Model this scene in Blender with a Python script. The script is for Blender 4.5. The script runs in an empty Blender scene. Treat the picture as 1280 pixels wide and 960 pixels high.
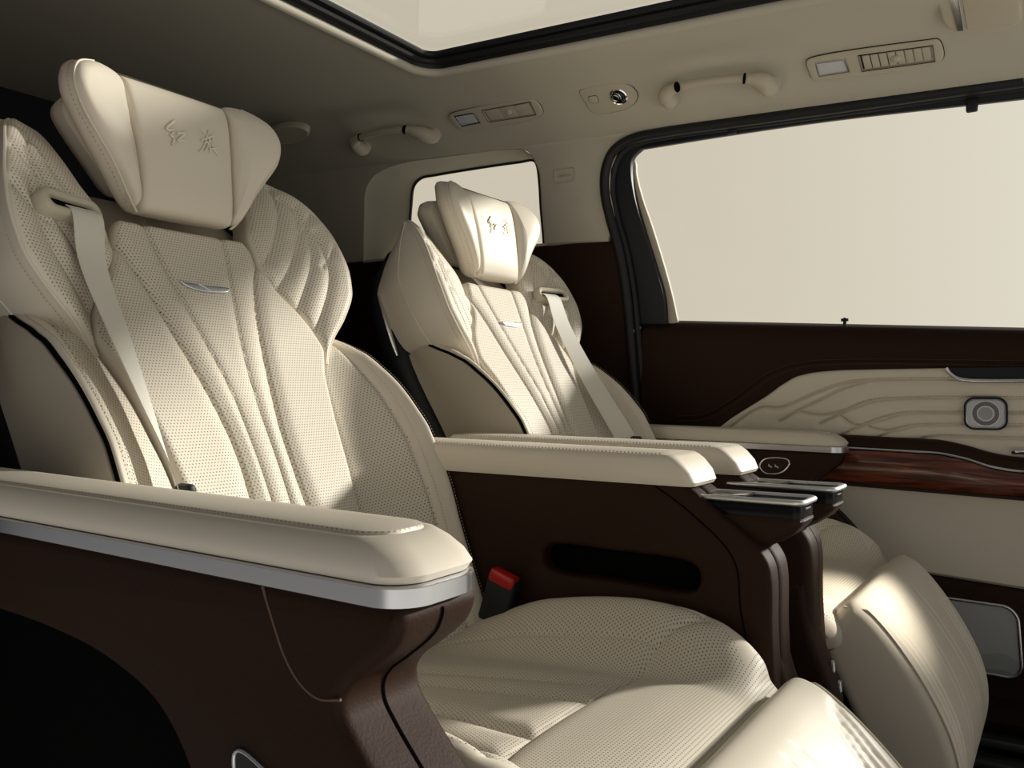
import bpy, math, random
import numpy as np
from mathutils import Matrix, Vector
from mathutils.geometry import tessellate_polygon

random.seed(4)
sc = bpy.context.scene
COL = sc.collection
ZC = 0.76                      # camera height above the cabin floor

# ------------------------------------------------------------------ camera
FPX, TH, PI_ = 1075.2, math.radians(33.12), math.radians(-0.42)
_fw = np.array([-math.sin(TH), math.cos(TH), 0.0])
RT = np.array([math.cos(TH), math.sin(TH), 0.0])
_up = np.array([0, 0, 1.0])
FW = _fw * math.cos(PI_) - _up * math.sin(PI_)
UP = _up * math.cos(PI_) + _fw * math.sin(PI_)
cd = bpy.data.cameras.new('camera')
cd.sensor_width = 36.0
cd.lens = FPX / 1280.0 * 36.0
cd.clip_start = 0.01
cam = bpy.data.objects.new('camera', cd)
COL.objects.link(cam)
cam.matrix_world = Matrix(((RT[0], UP[0], -FW[0], 0), (RT[1], UP[1], -FW[1], 0), (RT[2], UP[2], -FW[2], ZC), (0, 0, 0, 1)))
sc.camera = cam
sc.view_settings.view_transform = 'Standard'
sc.view_settings.look = 'None'
sc.view_settings.exposure = 0.0
sc.view_settings.gamma = 1.0
sc.view_settings.use_curve_mapping = False

# ------------------------------------------------------------------ world (studio cyclorama) and sun
SUN_DIR = Vector((0.52, 0.80, 0.335))
SUN_STRENGTH, SUN_ANGLE, SUN_COL = 5.6, 5.0, (1.0, 0.95, 0.87)
W_FAR, W_FAR2, W_NEAR = (0.66, 0.595, 0.48), (0.88, 0.835, 0.72), (0.075, 0.078, 0.085)
W_SIDE = (0.50, 0.48, 0.45)
W_FRONT, W_FLOOR, W_ZENITH = (0.14, 0.14, 0.14), (1.05, 0.99, 0.90), (0.13, 0.13, 0.125)
W_NFLOOR = (0.30, 0.285, 0.265)


class NT:
    """small helper round a node tree"""
    def __init__(s, tree):
        s.t = tree
        for n in list(tree.nodes):
            tree.nodes.remove(n)

    def n(s, kind, **kw):
        nd = s.t.nodes.new(kind)
        for k, v in kw.items():
            setattr(nd, k, v)
        return nd

    def link(s, a, b):
        s.t.links.new(a, b)

    def put(s, sock, v):
        if hasattr(v, 'is_output') or isinstance(v, bpy.types.NodeSocket):
            s.t.links.new(v, sock)
        else:
            sock.default_value = v

    def m(s, op, a, b=0.0, c=0.0):
        nd = s.n('ShaderNodeMath', operation=op)
        for i, v in enumerate((a, b, c)):
            s.put(nd.inputs[i], v)
        return nd.outputs[0]

    def mix(s, f, a, b):
        nd = s.n('ShaderNodeMix', data_type='RGBA')
        s.put(nd.inputs[0], f)
        for i, v in ((6, a), (7, b)):
            if isinstance(v, tuple):
                v = (*v, 1.0) if len(v) == 3 else v
            s.put(nd.inputs[i], v)
        return nd.outputs[2]

    def sm(s, v, lo, hi):
        nd = s.n('ShaderNodeMapRange', interpolation_type='SMOOTHSTEP')
        s.put(nd.inputs[0], v)
        nd.inputs[1].default_value = lo
        nd.inputs[2].default_value = hi
        return nd.outputs[0]


wd = bpy.data.worlds.new('studio')
sc.world = wd
wd.use_nodes = True
w = NT(wd.node_tree)
tc = w.n('ShaderNodeTexCoord')
sx = w.n('ShaderNodeSeparateXYZ')
w.link(tc.outputs['Generated'], sx.inputs[0])
far = w.mix(w.sm(sx.outputs[0], -0.45, 0.35), W_FAR, W_FAR2)
side = w.mix(w.sm(sx.outputs[0], 0.40, 0.85), W_SIDE, W_FRONT)
front = w.mix(w.sm(sx.outputs[2], -0.30, 0.05), W_FLOOR, side)
back = w.mix(w.sm(sx.outputs[2], -0.25, 0.0), W_NFLOOR, W_NEAR)
near = w.mix(w.sm(sx.outputs[0], -0.05, 0.35), back, front)
colr = w.mix(w.sm(sx.outputs[1], -0.25, 0.35), near, far)
bg = w.n('ShaderNodeBackground')
colr = w.mix(w.sm(sx.outputs[2], 0.415, 0.58), colr, W_ZENITH)
w.link(colr, bg.inputs[0])
bg.inputs[1].default_value = 1.0
wo = w.n('ShaderNodeOutputWorld')
w.link(bg.outputs[0], wo.inputs[0])

sl = bpy.data.lights.new('sun', 'SUN')
sl.energy = SUN_STRENGTH
sl.angle = math.radians(SUN_ANGLE)
sl.color = SUN_COL
so = bpy.data.objects.new('sun', sl)
COL.objects.link(so)
so.rotation_euler = SUN_DIR.to_track_quat('Z', 'Y').to_euler()
so.location = (1.0, 4.0, 4.0)

# added spot, makes the sun patch on the far seat's cushion and leg rest
pl = bpy.data.lights.new('added_patch_spot', 'SPOT')
pl.energy = 1250
pl.color = (1.0, 0.93, 0.80)
pl.spot_size = math.radians(5.0)
pl.spot_blend = 0.75
pl.shadow_soft_size = 0.06
po = bpy.data.objects.new('added_patch_spot', pl)
COL.objects.link(po)
po.location = (2.6, 2.0, 1.7 + ZC)
po.rotation_euler = (Vector(po.location) - Vector((-0.345, 1.435, -0.33 + ZC))).to_track_quat('Z', 'Y').to_euler()


# ------------------------------------------------------------------ pixel helpers (metres, camera at the origin)
def ray(px, py):
    return FW + RT * (px - 640) / FPX + UP * (480 - py) / FPX


def onY(px, py, Y):
    d = ray(px, py)
    return d * Y / d[1]


def onplane(px, py, p0, n):
    d = ray(px, py)
    return d * np.dot(p0, n) / np.dot(d, n)


WN = np.array([0, 1.0, 0.145])          # upper side wall leans in: Y = 2.04 - .145 z


def onwall(px, py, off=0.0):
    d = ray(px, py)
    return d * (2.04 - off) / np.dot(d, WN)


RFN = np.array([0.036, 0.6, 0.8])       # roof rail of the headliner
RF0 = np.array([-1.32, 1.87, 0.71])


def onrail(px, py):
    return onplane(px, py, RF0, RFN)


# ------------------------------------------------------------------ materials
M = {}


def mat(name, col, rough=0.5, metal=0.0, bump=None, coat=0.0, spec=0.5, var=0.0, sheen=0.0):
    m = bpy.data.materials.new(name)
    m.use_nodes = True
    t = NT(m.node_tree)
    b = t.n('ShaderNodeBsdfPrincipled')
    o = t.n('ShaderNodeOutputMaterial')
    t.link(b.outputs[0], o.inputs[0])
    b.inputs['Base Color'].default_value = (*col, 1)
    b.inputs['Roughness'].default_value = rough
    b.inputs['Metallic'].default_value = metal
    b.inputs['Coat Weight'].default_value = coat
    b.inputs['Specular IOR Level'].default_value = spec
    b.inputs['Sheen Weight'].default_value = sheen
    if bump or var:
        tc = t.n('ShaderNodeTexCoord')
        nz = t.n('ShaderNodeTexNoise')
        t.link(tc.outputs['Object'], nz.inputs['Vector'])
        nz.inputs['Scale'].default_value = bump[0] if bump else 60
        nz.inputs['Detail'].default_value = 3
        if bump:
            bp = t.n('ShaderNodeBump')
            bp.inputs['Strength'].default_value = bump[1]
            bp.inputs['Distance'].default_value = bump[2]
            t.link(nz.outputs[0], bp.inputs['Height'])
            t.link(bp.outputs[0], b.inputs['Normal'])
        if var:
            c = t.mix(nz.outputs[0], tuple(x * (1 - var) for x in col), tuple(x * (1 + var) for x in col))
            t.link(c, b.inputs['Base Color'])
    M[name] = m
    return m, t, b


CREAM = (0.69, 0.63, 0.53)
mat('cream_leather', CREAM, 0.46, bump=(700, 0.12, 0.0006), spec=0.38)
mat('cream_side_shaded', (0.47, 0.42, 0.338), 0.5, bump=(500, 0.15, 0.0006), spec=0.35)  # cream leather again, darkened: the shade on the seat sides is in the colour
mat('brown_leather', (0.026, 0.0122, 0.0070), 0.60, bump=(420, 0.30, 0.0010), spec=0.12)
mat('brown_plastic', (0.034, 0.019, 0.012), 0.6, bump=(420, 0.3, 0.001), spec=0.15)
mat('headliner', (0.54, 0.505, 0.42), 0.92, bump=(380, 0.25, 0.001), spec=0.1)
mat('cream_plastic', (0.52, 0.475, 0.375), 0.6, spec=0.35)
mat('satin_chrome', (0.60, 0.61, 0.64), 0.27, 1.0)
mat('tray_metal', (0.80, 0.79, 0.78), 0.42, 1.0)
mat('bright_chrome', (0.86, 0.87, 0.88), 0.10, 1.0)
mat('piano_black', (0.006, 0.006, 0.008), 0.12, spec=0.3, coat=0.1)
mat('black_band', (0.005, 0.005, 0.007), 0.25, spec=0.14)
mat('dark_void', (0.003, 0.0025, 0.0025), 0.9, spec=0.05)
mat('navy_plastic', (0.010, 0.0115, 0.017), 0.5, spec=0.3)
mat('rubber', (0.012, 0.0125, 0.014), 0.55, spec=0.35)
mat('thread', (0.40, 0.34, 0.25), 0.7)
mat('thread_brown', (0.13, 0.075, 0.045), 0.7)
mat('silk_thread', (0.74, 0.68, 0.56), 0.45)
mat('webbing', (0.70, 0.68, 0.61), 0.6, bump=(900, 0.15, 0.0005))
mat('red_plastic', (0.45, 0.012, 0.012), 0.3)
mat('lamp_lens', (0.62, 0.63, 0.66), 0.35, coat=0.3)
mat('icon_white', (0.75, 0.75, 0.75), 0.5)
mat('carpet', (0.020, 0.017, 0.015), 0.95, bump=(300, 0.6, 0.004), spec=0.1)
mat('sill_metal', (0.06, 0.062, 0.066), 0.4, 0.6)


def perforated(name, col, sx=0.0047, sy=0.0043, r=0.175):
    m, t, b = mat(name, col, 0.52, spec=0.3)
    uv = t.n('ShaderNodeUVMap')
    sp = t.n('ShaderNodeSeparateXYZ')
    t.link(uv.outputs[0], sp.inputs[0])
    y = t.m('DIVIDE', sp.outputs[1], sy)
    x = t.m('DIVIDE', sp.outputs[0], sx)
    x = t.m('ADD', x, t.m('MULTIPLY', t.m('FLOORED_MODULO', t.m('FLOOR', y), 2.0), 0.5))
    fx = t.m('SUBTRACT', t.m('FRACT', x), 0.5)
    fy = t.m('SUBTRACT', t.m('FRACT', y), 0.5)
    d = t.m('SQRT', t.m('ADD', t.m('MULTIPLY', fx, fx), t.m('MULTIPLY', fy, fy)))
    hole = t.m('SUBTRACT', 1.0, t.sm(d, r * 0.75, r * 1.35))
    c = t.mix(hole, col, tuple(k * 0.16 for k in col))
    t.link(c, b.inputs['Base Color'])
    bp = t.n('ShaderNodeBump')
    bp.inputs['Strength'].default_value = 0.35
    bp.inputs['Distance'].default_value = 0.001
    t.link(t.m('SUBTRACT', 1.0, hole), bp.inputs['Height'])
    t.link(bp.outputs[0], b.inputs['Normal'])


perforated('perforated_leather', CREAM)
perforated('perforated_cushion', CREAM, 0.0040, 0.0038, 0.175)


def make_wood():
    m, t, b = mat('rosewood', (0.12, 0.03, 0.015), 0.22, coat=0.6)
    tc = t.n('ShaderNodeTexCoord')
    mp = t.n('ShaderNodeMapping')
    mp.inputs['Scale'].default_value = (7, 7, 90)
    t.link(tc.outputs['Object'], mp.inputs[0])
    nz = t.n('ShaderNodeTexNoise')
    nz.inputs['Scale'].default_value = 1.0
    nz.inputs['Detail'].default_value = 7
    nz.inputs['Distortion'].default_value = 1.2
    t.link(mp.outputs[0], nz.inputs['Vector'])
    f = t.sm(nz.outputs[0], 0.36, 0.66)
    t.link(t.mix(f, (0.055, 0.014, 0.008), (0.20, 0.050, 0.024)), b.inputs['Base Color'])


make_wood()


def make_glass():
    m = bpy.data.materials.new('window_glass')
    m.use_nodes = True
    t = NT(m.node_tree)
    tr = t.n('ShaderNodeBsdfTransparent')
    tr.inputs[0].default_value = (0.97, 0.975, 0.965, 1)
    gl = t.n('ShaderNodeBsdfGlossy')
    gl.inputs['Roughness'].default_value = 0.02
    lw = t.n('ShaderNodeLayerWeight')
    lw.inputs[0].default_value = 0.12
    mx = t.n('ShaderNodeMixShader')
    o = t.n('ShaderNodeOutputMaterial')
    t.link(t.m('MULTIPLY', lw.outputs[1], 0.35), mx.inputs[0])
    t.link(tr.outputs[0], mx.inputs[1])
    t.link(gl.outputs[0], mx.inputs[2])
    t.link(mx.outputs[0], o.inputs[0])
    M['window_glass'] = m


make_glass()


def make_tweeter():
    m, t, b = mat('tweeter_grille', (0.55, 0.55, 0.56), 0.35, 0.9)
    uv = t.n('ShaderNodeUVMap')
    sp = t.n('ShaderNodeSeparateXYZ')
    t.link(uv.outputs[0], sp.inputs[0])
    u, v = sp.outputs[0], sp.outputs[1]
    r = t.m('SQRT', t.m('ADD', t.m('MULTIPLY', u, u), t.m('MULTIPLY', v, v)))
    ring = t.m('FRACT', t.m('DIVIDE', r, 0.0031))
    idx = t.m('FLOOR', t.m('DIVIDE', r, 0.0031))
    ang = t.m('DIVIDE', t.m('ARCTAN2', v, u), 2 * math.pi)
    cnt = t.m('ADD', t.m('MULTIPLY', idx, 6.0), 5.0)
    fa = t.m('SUBTRACT', t.m('FRACT', t.m('MULTIPLY', ang, cnt)), 0.5)
    fr_ = t.m('SUBTRACT', ring, 0.5)
    d = t.m('SQRT', t.m('ADD', t.m('MULTIPLY', fa, fa), t.m('MULTIPLY', fr_, fr_)))
    hole = t.m('SUBTRACT', 1.0, t.sm(d, 0.26, 0.40))
    solid = t.m('ADD', t.m('LESS_THAN', t.m('ABSOLUTE', t.m('SUBTRACT', r, 0.0150)), 0.0013), t.m('LESS_THAN', t.m('ABSOLUTE', t.m('SUBTRACT', r, 0.0255)), 0.001))
    hole = t.m('MULTIPLY', hole, t.m('SUBTRACT', 1.0, t.m('MINIMUM', solid, 1.0)))
    zone = t.m('MULTIPLY', t.m('LESS_THAN', r, 0.0245), t.m('SUBTRACT', 1.0, t.m('MINIMUM', solid, 1.0)))
    core = t.m('MULTIPLY', zone, t.m('SUBTRACT', 1.0, t.m('MULTIPLY', t.m('LESS_THAN', r, 0.0145), 0.55)))
    k = t.m('MINIMUM', t.m('ADD', t.m('MULTIPLY', core, 0.62), t.m('MULTIPLY', hole, 0.45)), 1.0)
    t.link(t.mix(k, (0.72, 0.72, 0.73), (0.03, 0.03, 0.032)), b.inputs['Base Color'])


make_tweeter()


def make_speaker():
    m, t, b = mat('speaker_mesh', (0.3, 0.31, 0.30), 0.5, 0.15)
    uv = t.n('ShaderNodeUVMap')
    sp = t.n('ShaderNodeSeparateXYZ')
    t.link(uv.outputs[0], sp.inputs[0])
    u, v = sp.outputs[0], sp.outputs[1]

    def wave(base, amp, k, ph, tilt):
        s_ = t.m('SINE', t.m('ADD', t.m('MULTIPLY', u, k), ph))
        return t.m('LESS_THAN', v, t.m('ADD', t.m('ADD', t.m('MULTIPLY', s_, amp), base), t.m('MULTIPLY', u, tilt)))
    a = wave(-0.022, 0.006, 75, 0.6, -0.10)
    b2 = wave(-0.036, 0.007, 60, 1.4, -0.30)
    c2 = wave(-0.055, 0.006, 50, 0.4, -0.35)
    tot = t.m('MULTIPLY', t.m('ADD', t.m('ADD', a, b2), c2), 0.33)
    base = t.mix(tot, (0.50, 0.52, 0.51), (0.16, 0.168, 0.16))
    fx = t.m('SUBTRACT', t.m('FRACT', t.m('DIVIDE', t.m('ADD', u, v), 0.0024)), 0.5)
    fy = t.m('SUBTRACT', t.m('FRACT', t.m('DIVIDE', t.m('SUBTRACT', u, v), 0.0024)), 0.5)
    d = t.m('SQRT', t.m('ADD', t.m('MULTIPLY', fx, fx), t.m('MULTIPLY', fy, fy)))
    hole = t.m('SUBTRACT', 1.0, t.sm(d, 0.2, 0.38))
    t.link(t.mix(t.m('MULTIPLY', hole, 0.45), base, (0.04, 0.04, 0.04)), b.inputs['Base Color'])


make_speaker()


# ------------------------------------------------------------------ geometry helpers
def crom(pts, n=8, closed=False):
    """centripetal Catmull-Rom through points (any dimension)"""
    p = np.asarray(pts, float)
    k = len(p)
    out = []
    for i in range(k if closed else k - 1):
        p1, p2 = p[i], p[(i + 1) % k]
        p0 = p[(i - 1) % k] if (closed or i > 0) else 2 * p1 - p2
        p3 = p[(i + 2) % k] if (closed or i + 2 < k) else 2 * p2 - p1
        t0 = 0.0
        t1 = t0 + max(np.linalg.norm(p1 - p0), 1e-9) ** 0.5
        t2 = t1 + max(np.linalg.norm(p2 - p1), 1e-9) ** 0.5
        t3 = t2 + max(np.linalg.norm(p3 - p2), 1e-9) ** 0.5
        for j in range(n):
            t = t1 + (t2 - t1) * j / n
            a1 = (t1 - t) / (t1 - t0) * p0 + (t - t0) / (t1 - t0) * p1
            a2 = (t2 - t) / (t2 - t1) * p1 + (t - t1) / (t2 - t1) * p2
            a3 = (t3 - t) / (t3 - t2) * p2 + (t - t2) / (t3 - t2) * p3
            b1 = (t2 - t) / (t2 - t0) * a1 + (t - t0) / (t2 - t0) * a2
            b2 = (t3 - t) / (t3 - t1) * a2 + (t - t1) / (t3 - t1) * a3
            out.append((t2 - t) / (t2 - t1) * b1 + (t - t1) / (t2 - t1) * b2)
    if not closed:
        out.append(p[-1])
    return np.array(out)


def herm(xs, ys, q):
    """monotone cubic interpolation"""
    xs, ys = np.asarray(xs, float), np.asarray(ys, float)
    h = np.diff(xs)
    dl = np.diff(ys) / h
    m = np.zeros(len(xs))
    m[0], m[-1] = dl[0], dl[-1]
    for i in range(1, len(xs) - 1):
        if dl[i - 1] * dl[i] > 0:
            w1, w2 = 2 * h[i] + h[i - 1], h[i] + 2 * h[i - 1]
            m[i] = (w1 + w2) / (w1 / dl[i - 1] + w2 / dl[i])
    q = np.clip(np.asarray(q, float), xs[0], xs[-1])
    i = np.clip(np.searchsorted(xs, q, side='right') - 1, 0, len(xs) - 2)
    t = (q - xs[i]) / h[i]
    return (ys[i] * (2 * t ** 3 - 3 * t ** 2 + 1) + h[i] * m[i] * (t ** 3 - 2 * t ** 2 + t)
            + ys[i + 1] * (-2 * t ** 3 + 3 * t ** 2) + h[i] * m[i + 1] * (t ** 3 - t ** 2))


def seg_dist(P, line):
    """distance of points P (...,2) to a polyline"""
    best = np.full(P.shape[:-1], 1e9)
    L = np.asarray(line, float)
    for a, b in zip(L[:-1], L[1:]):
        ab = b - a
        t = np.clip(((P - a) @ ab) / max(ab @ ab, 1e-12), 0, 1)
        q = a + t[..., None] * ab
        best = np.minimum(best, np.hypot(P[..., 0] - q[..., 0], P[..., 1] - q[..., 1]))
    return best


def offset2d(loop, d):
    """inward offset of a counter-clockwise loop"""
    p = np.asarray(loop, float)
    a = np.roll(p, 1, 0)
    b = np.roll(p, -1, 0)
    e1, e2 = p - a, b - p
    e1 /= np.maximum(np.linalg.norm(e1, axis=1), 1e-9)[:, None]
    e2 /= np.maximum(np.linalg.norm(e2, axis=1), 1e-9)[:, None]
    n = np.c_[-(e1 + e2)[:, 1], (e1 + e2)[:, 0]]
    ln = np.maximum(np.linalg.norm(n, axis=1), 1e-6)
    n = n / ln[:, None]
    k = 1 / np.maximum((n * np.c_[-e1[:, 1], e1[:, 0]]).sum(1), 0.5)
    return p + n * (k * d)[:, None] if np.isscalar(d) else p + n * (k * d)[:, None]


def ccw(loop):
    p = np.asarray(loop, float)
    x, y = p[:, 0], p[:, 1]
    return p if (x * np.roll(y, -1) - np.roll(x, -1) * y).sum() > 0 else p[::-1]


def rrect(w, h, r, n=6, cx=0.0, cy=0.0, skew=0.0):
    out = []
    for sx_, sy_, a0 in ((1, 1, 0), (-1, 1, 90), (-1, -1, 180), (1, -1, 270)):
        for i in range(n + 1):
            a = math.radians(a0 + 90 * i / n)
            y = sy_ * (h / 2 - r) + r * math.sin(a)
            out.append((cx + sx_ * (w / 2 - r) + r * math.cos(a) + skew * y, cy + y))
    return np.array(out)


class MB:
    def __init__(s):
        s.v, s.f, s.m, s.uv, s.k = [], [], [], [], 0

    def add(s, verts, faces, mi=0, uv=None):
        verts = np.asarray(verts, float).reshape(-1, 3)
        s.v.append(verts)
        s.uv.append(np.zeros((len(verts), 2)) if uv is None else np.asarray(uv, float).reshape(-1, 2))
        k = s.k
        if np.isscalar(mi):
            mi = [mi] * len(faces)
        for f, q in zip(faces, mi):
            s.f.append(tuple(int(i) + k for i in f))
            s.m.append(int(q))
        s.k += len(verts)

    def grid(s, P, mi=0, uv=None, cu=False, cv=False):
        """P (rows, cols, 3); cu closes the columns, cv the rows; mi may be per-cell"""
        r, c = P.shape[:2]
        R_, C_ = (r if cv else r - 1), (c if cu else c - 1)
        I, J = np.meshgrid(np.arange(R_), np.arange(C_), indexing='ij')
        I2, J2 = (I + 1) % r, (J + 1) % c
        F = np.stack([I * c + J, I * c + J2, I2 * c + J2, I2 * c + J], -1).reshape(-1, 4)
        mm = mi if np.isscalar(mi) else np.asarray(mi)[:R_, :C_].reshape(-1)
        s.add(P.reshape(-1, 3), F, mm, None if uv is None else uv.reshape(-1, 2))
        return s

    def tube(s, path, r, seg=8, mi=0, closed=False, caps=True, flat=1.0, up=None):
        p = np.asarray(path, float)
        n = len(p)
        r = np.full(n, r) if np.isscalar(r) else np.asarray(r)
        T = (np.roll(p, -1, 0) - np.roll(p, 1, 0)) if closed else np.gradient(p, axis=0)
        T /= np.maximum(np.linalg.norm(T, axis=1), 1e-9)[:, None]
        ref = np.array(up, float) if up is not None else (np.array([0, 0, 1.0]) if abs(T[0][2]) < 0.9 else np.array([1.0, 0, 0]))
        rows = []
        u = ref - T[0] * (ref @ T[0])
        for i in range(n):
            if up is not None:
                u = ref
            u = u - T[i] * (u @ T[i])
            u /= max(np.linalg.norm(u), 1e-9)
            v = np.cross(T[i], u)
            a = np.arange(seg) * 2 * math.pi / seg
            rows.append(p[i] + r[i] * (np.cos(a)[:, None] * u * flat + np.sin(a)[:, None] * v))
        s.grid(np.array(rows), mi, cu=True, cv=closed)
        if caps and not closed:
            k = s.k - n * seg
            s.f.append(tuple(k + i for i in range(seg))[::-1]); s.m.append(mi)
            s.f.append(tuple(k + (n - 1) * seg + i for i in range(seg))); s.m.append(mi)
        return s

    def dashes(s, path, gap=0.0042, ln=0.0027, r=0.0006, mi=0):
        p = np.asarray(path, float)
        d = np.r_[0, np.cumsum(np.linalg.norm(np.diff(p, axis=0), axis=1))]
        for k in range(int(d[-1] / gap)):
            a, b = [np.array([np.interp(x, d, p[:, i]) for i in range(3)]) for x in (k * gap, k * gap + ln)]
            t = b - a
            t /= max(np.linalg.norm(t), 1e-9)
            q = np.cross(t, [0.3, 0.2, 0.9])
            q /= np.linalg.norm(q)
            w_ = np.cross(t, q)
            m_ = (a + b) / 2
            V = [a] + [m_ + r * x for x in (q, w_, -q, -w_)] + [b]
            F = [(0, 1 + i, 1 + (i + 1) % 4) for i in range(4)] + [(5, 1 + (i + 1) % 4, 1 + i) for i in range(4)]
            s.add(V, F, mi)
        return s

    def plate(s, outline, o, ex, ey, nn, th=0.005, bev=0.001, holes=(), mi=0, side_mi=None, uvc=(0, 0), back=True):
        """bevelled slab: outline in (ex, ey), front face at o, growing backwards along -nn"""
        o, ex, ey, nn = [np.asarray(x, float) for x in (o, ex, ey, nn)]
        side_mi = mi if side_mi is None else side_mi
        loops = [ccw(outline)] + [ccw(h)[::-1] for h in holes]
        fr = []
        flip = np.dot(np.cross(ex, ey), nn) < 0
        for lp in loops:
            n = len(lp)
            lv = []
            steps = [(0.0, -th)] + ([(bev * (1 - math.cos(a)), -bev + bev * math.sin(a)) for a in (0, 0.52, 1.05, math.pi / 2)] if bev > 0 else [(0.0, 0.0)])
            for d, h in steps:
                q = offset2d(lp, d) if d else lp
                lv.append(o + q[:, :1] * ex + q[:, 1:] * ey + nn * h)
            P = np.array(lv)
            s.grid(P if not flip else P[:, ::-1], side_mi, cu=True)
            fr.append(offset2d(lp, bev) if bev > 0 else lp)
        for lps, h, rev in ((fr, 0.0, False), (loops, -th, True)):
            if rev and not back:
                continue
            tri = tessellate_polygon([[Vector((*q, 0)) for q in lp] for lp in lps])
            pts = np.concatenate(lps)
            V = o + pts[:, :1] * ex + pts[:, 1:] * ey + nn * h
            F = []
            for a, b, c in tri:
                A_ = np.cross(np.r_[pts[b] - pts[a]], np.r_[pts[c] - pts[a]])
                F.append((a, b, c) if (A_ > 0) != (rev != flip) else (a, c, b))
            s.add(V, F, mi, pts - np.array(uvc))
        return s

    def box(s, c, size, bev=0.003, ex=(1, 0, 0), ey=(0, 1, 0), mi=0):
        ex, ey = np.asarray(ex, float), np.asarray(ey, float)
        nn = np.cross(ex, ey)
        c = np.asarray(c, float)
        L = rrect(size[0], size[1], min(bev, size[0] * .49, size[1] * .49), 4)
        rows = []
        z = size[2] / 2
        b = min(bev, size[0] * .45, size[1] * .45, z * 0.98)
        for d, h in ((b, -z), (b * .3, -z + b * .3), (0, -z + b), (0, z - b), (b * .3, z - b * .3), (b, z)):
            q = offset2d(L, d) if d else L
            rows.append(c + q[:, :1] * ex + q[:, 1:] * ey + nn * h)
        s.grid(np.array(rows), mi, cu=True)
        k = s.k - 6 * len(L)
        n = len(L)
        s.f.append(tuple(k + i for i in range(n))[::-1]); s.m.append(mi)
        s.f.append(tuple(k + 5 * n + i for i in range(n))); s.m.append(mi)
        return s

    def stack(s, loops, mi=0, cap0=True, cap1=True):
        """loft of equal-count closed loops (each n x 3)"""
        P = np.array(loops)
        s.grid(P, mi, cu=True)
        n = P.shape[1]
        k = s.k - P.shape[0] * n
        if cap0:
            s.f.append(tuple(k + i for i in range(n))[::-1]); s.m.append(mi if np.isscalar(mi) else 0)
        if cap1:
            s.f.append(tuple(k + (P.shape[0] - 1) * n + i for i in range(n))); s.m.append(mi if np.isscalar(mi) else 0)
        return s

    def build(s, name, mats, parent=None, loc=(0, 0, 0), mirror=False, label=None, sharp=40, recalc=False):
        v = np.concatenate(s.v)
        uv = np.concatenate(s.uv)
        f = s.f
        if mirror:
            v = v * np.array([1, -1, 1])
            f = [q[::-1] for q in f]
        me = bpy.data.meshes.new(name)
        me.from_pydata(v.tolist(), [], f)
        for m_ in (mats if isinstance(mats, (list, tuple)) else [mats]):
            me.materials.append(M[m_])
        me.polygons.foreach_set('material_index', s.m)
        ul = me.uv_layers.new(name='UVMap')
        li = np.zeros(len(me.loops), int)
        me.loops.foreach_get('vertex_index', li)
        ul.data.foreach_set('uv', uv[li].reshape(-1))
        me.polygons.foreach_set('use_smooth', [True] * len(me.polygons))
        me.update()
        import bmesh
        bm = bmesh.new()
        bm.from_mesh(me)
        bmesh.ops.remove_doubles(bm, verts=bm.verts, dist=1e-6)
        if recalc:
            bmesh.ops.recalc_face_normals(bm, faces=bm.faces)
        bm.to_mesh(me)
        bm.free()
        me.set_sharp_from_angle(angle=math.radians(sharp))
        ob = bpy.data.objects.new(name, me)
        COL.objects.link(ob)
        if parent is not None:
            ob.parent = parent
        ob.location = loc
        if label:
            ob['label'] = label
        return ob


def empty(name, loc):
    o = bpy.data.objects.new(name, None)
    o.empty_display_size = 0.05
    COL.objects.link(o)
    o.location = loc
    return o


def tag(o, label=None, cat=None, group=None, kind=None):
    for k, v in (('label', label), ('category', cat), ('group', group), ('kind', kind)):
        if v:
            o[k] = v
    return o


def world(ob, dz=ZC):
    """top-level object whose vertices were given relative to the camera: rest it at cabin height"""
    ob.location.z += dz
    return ob


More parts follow.
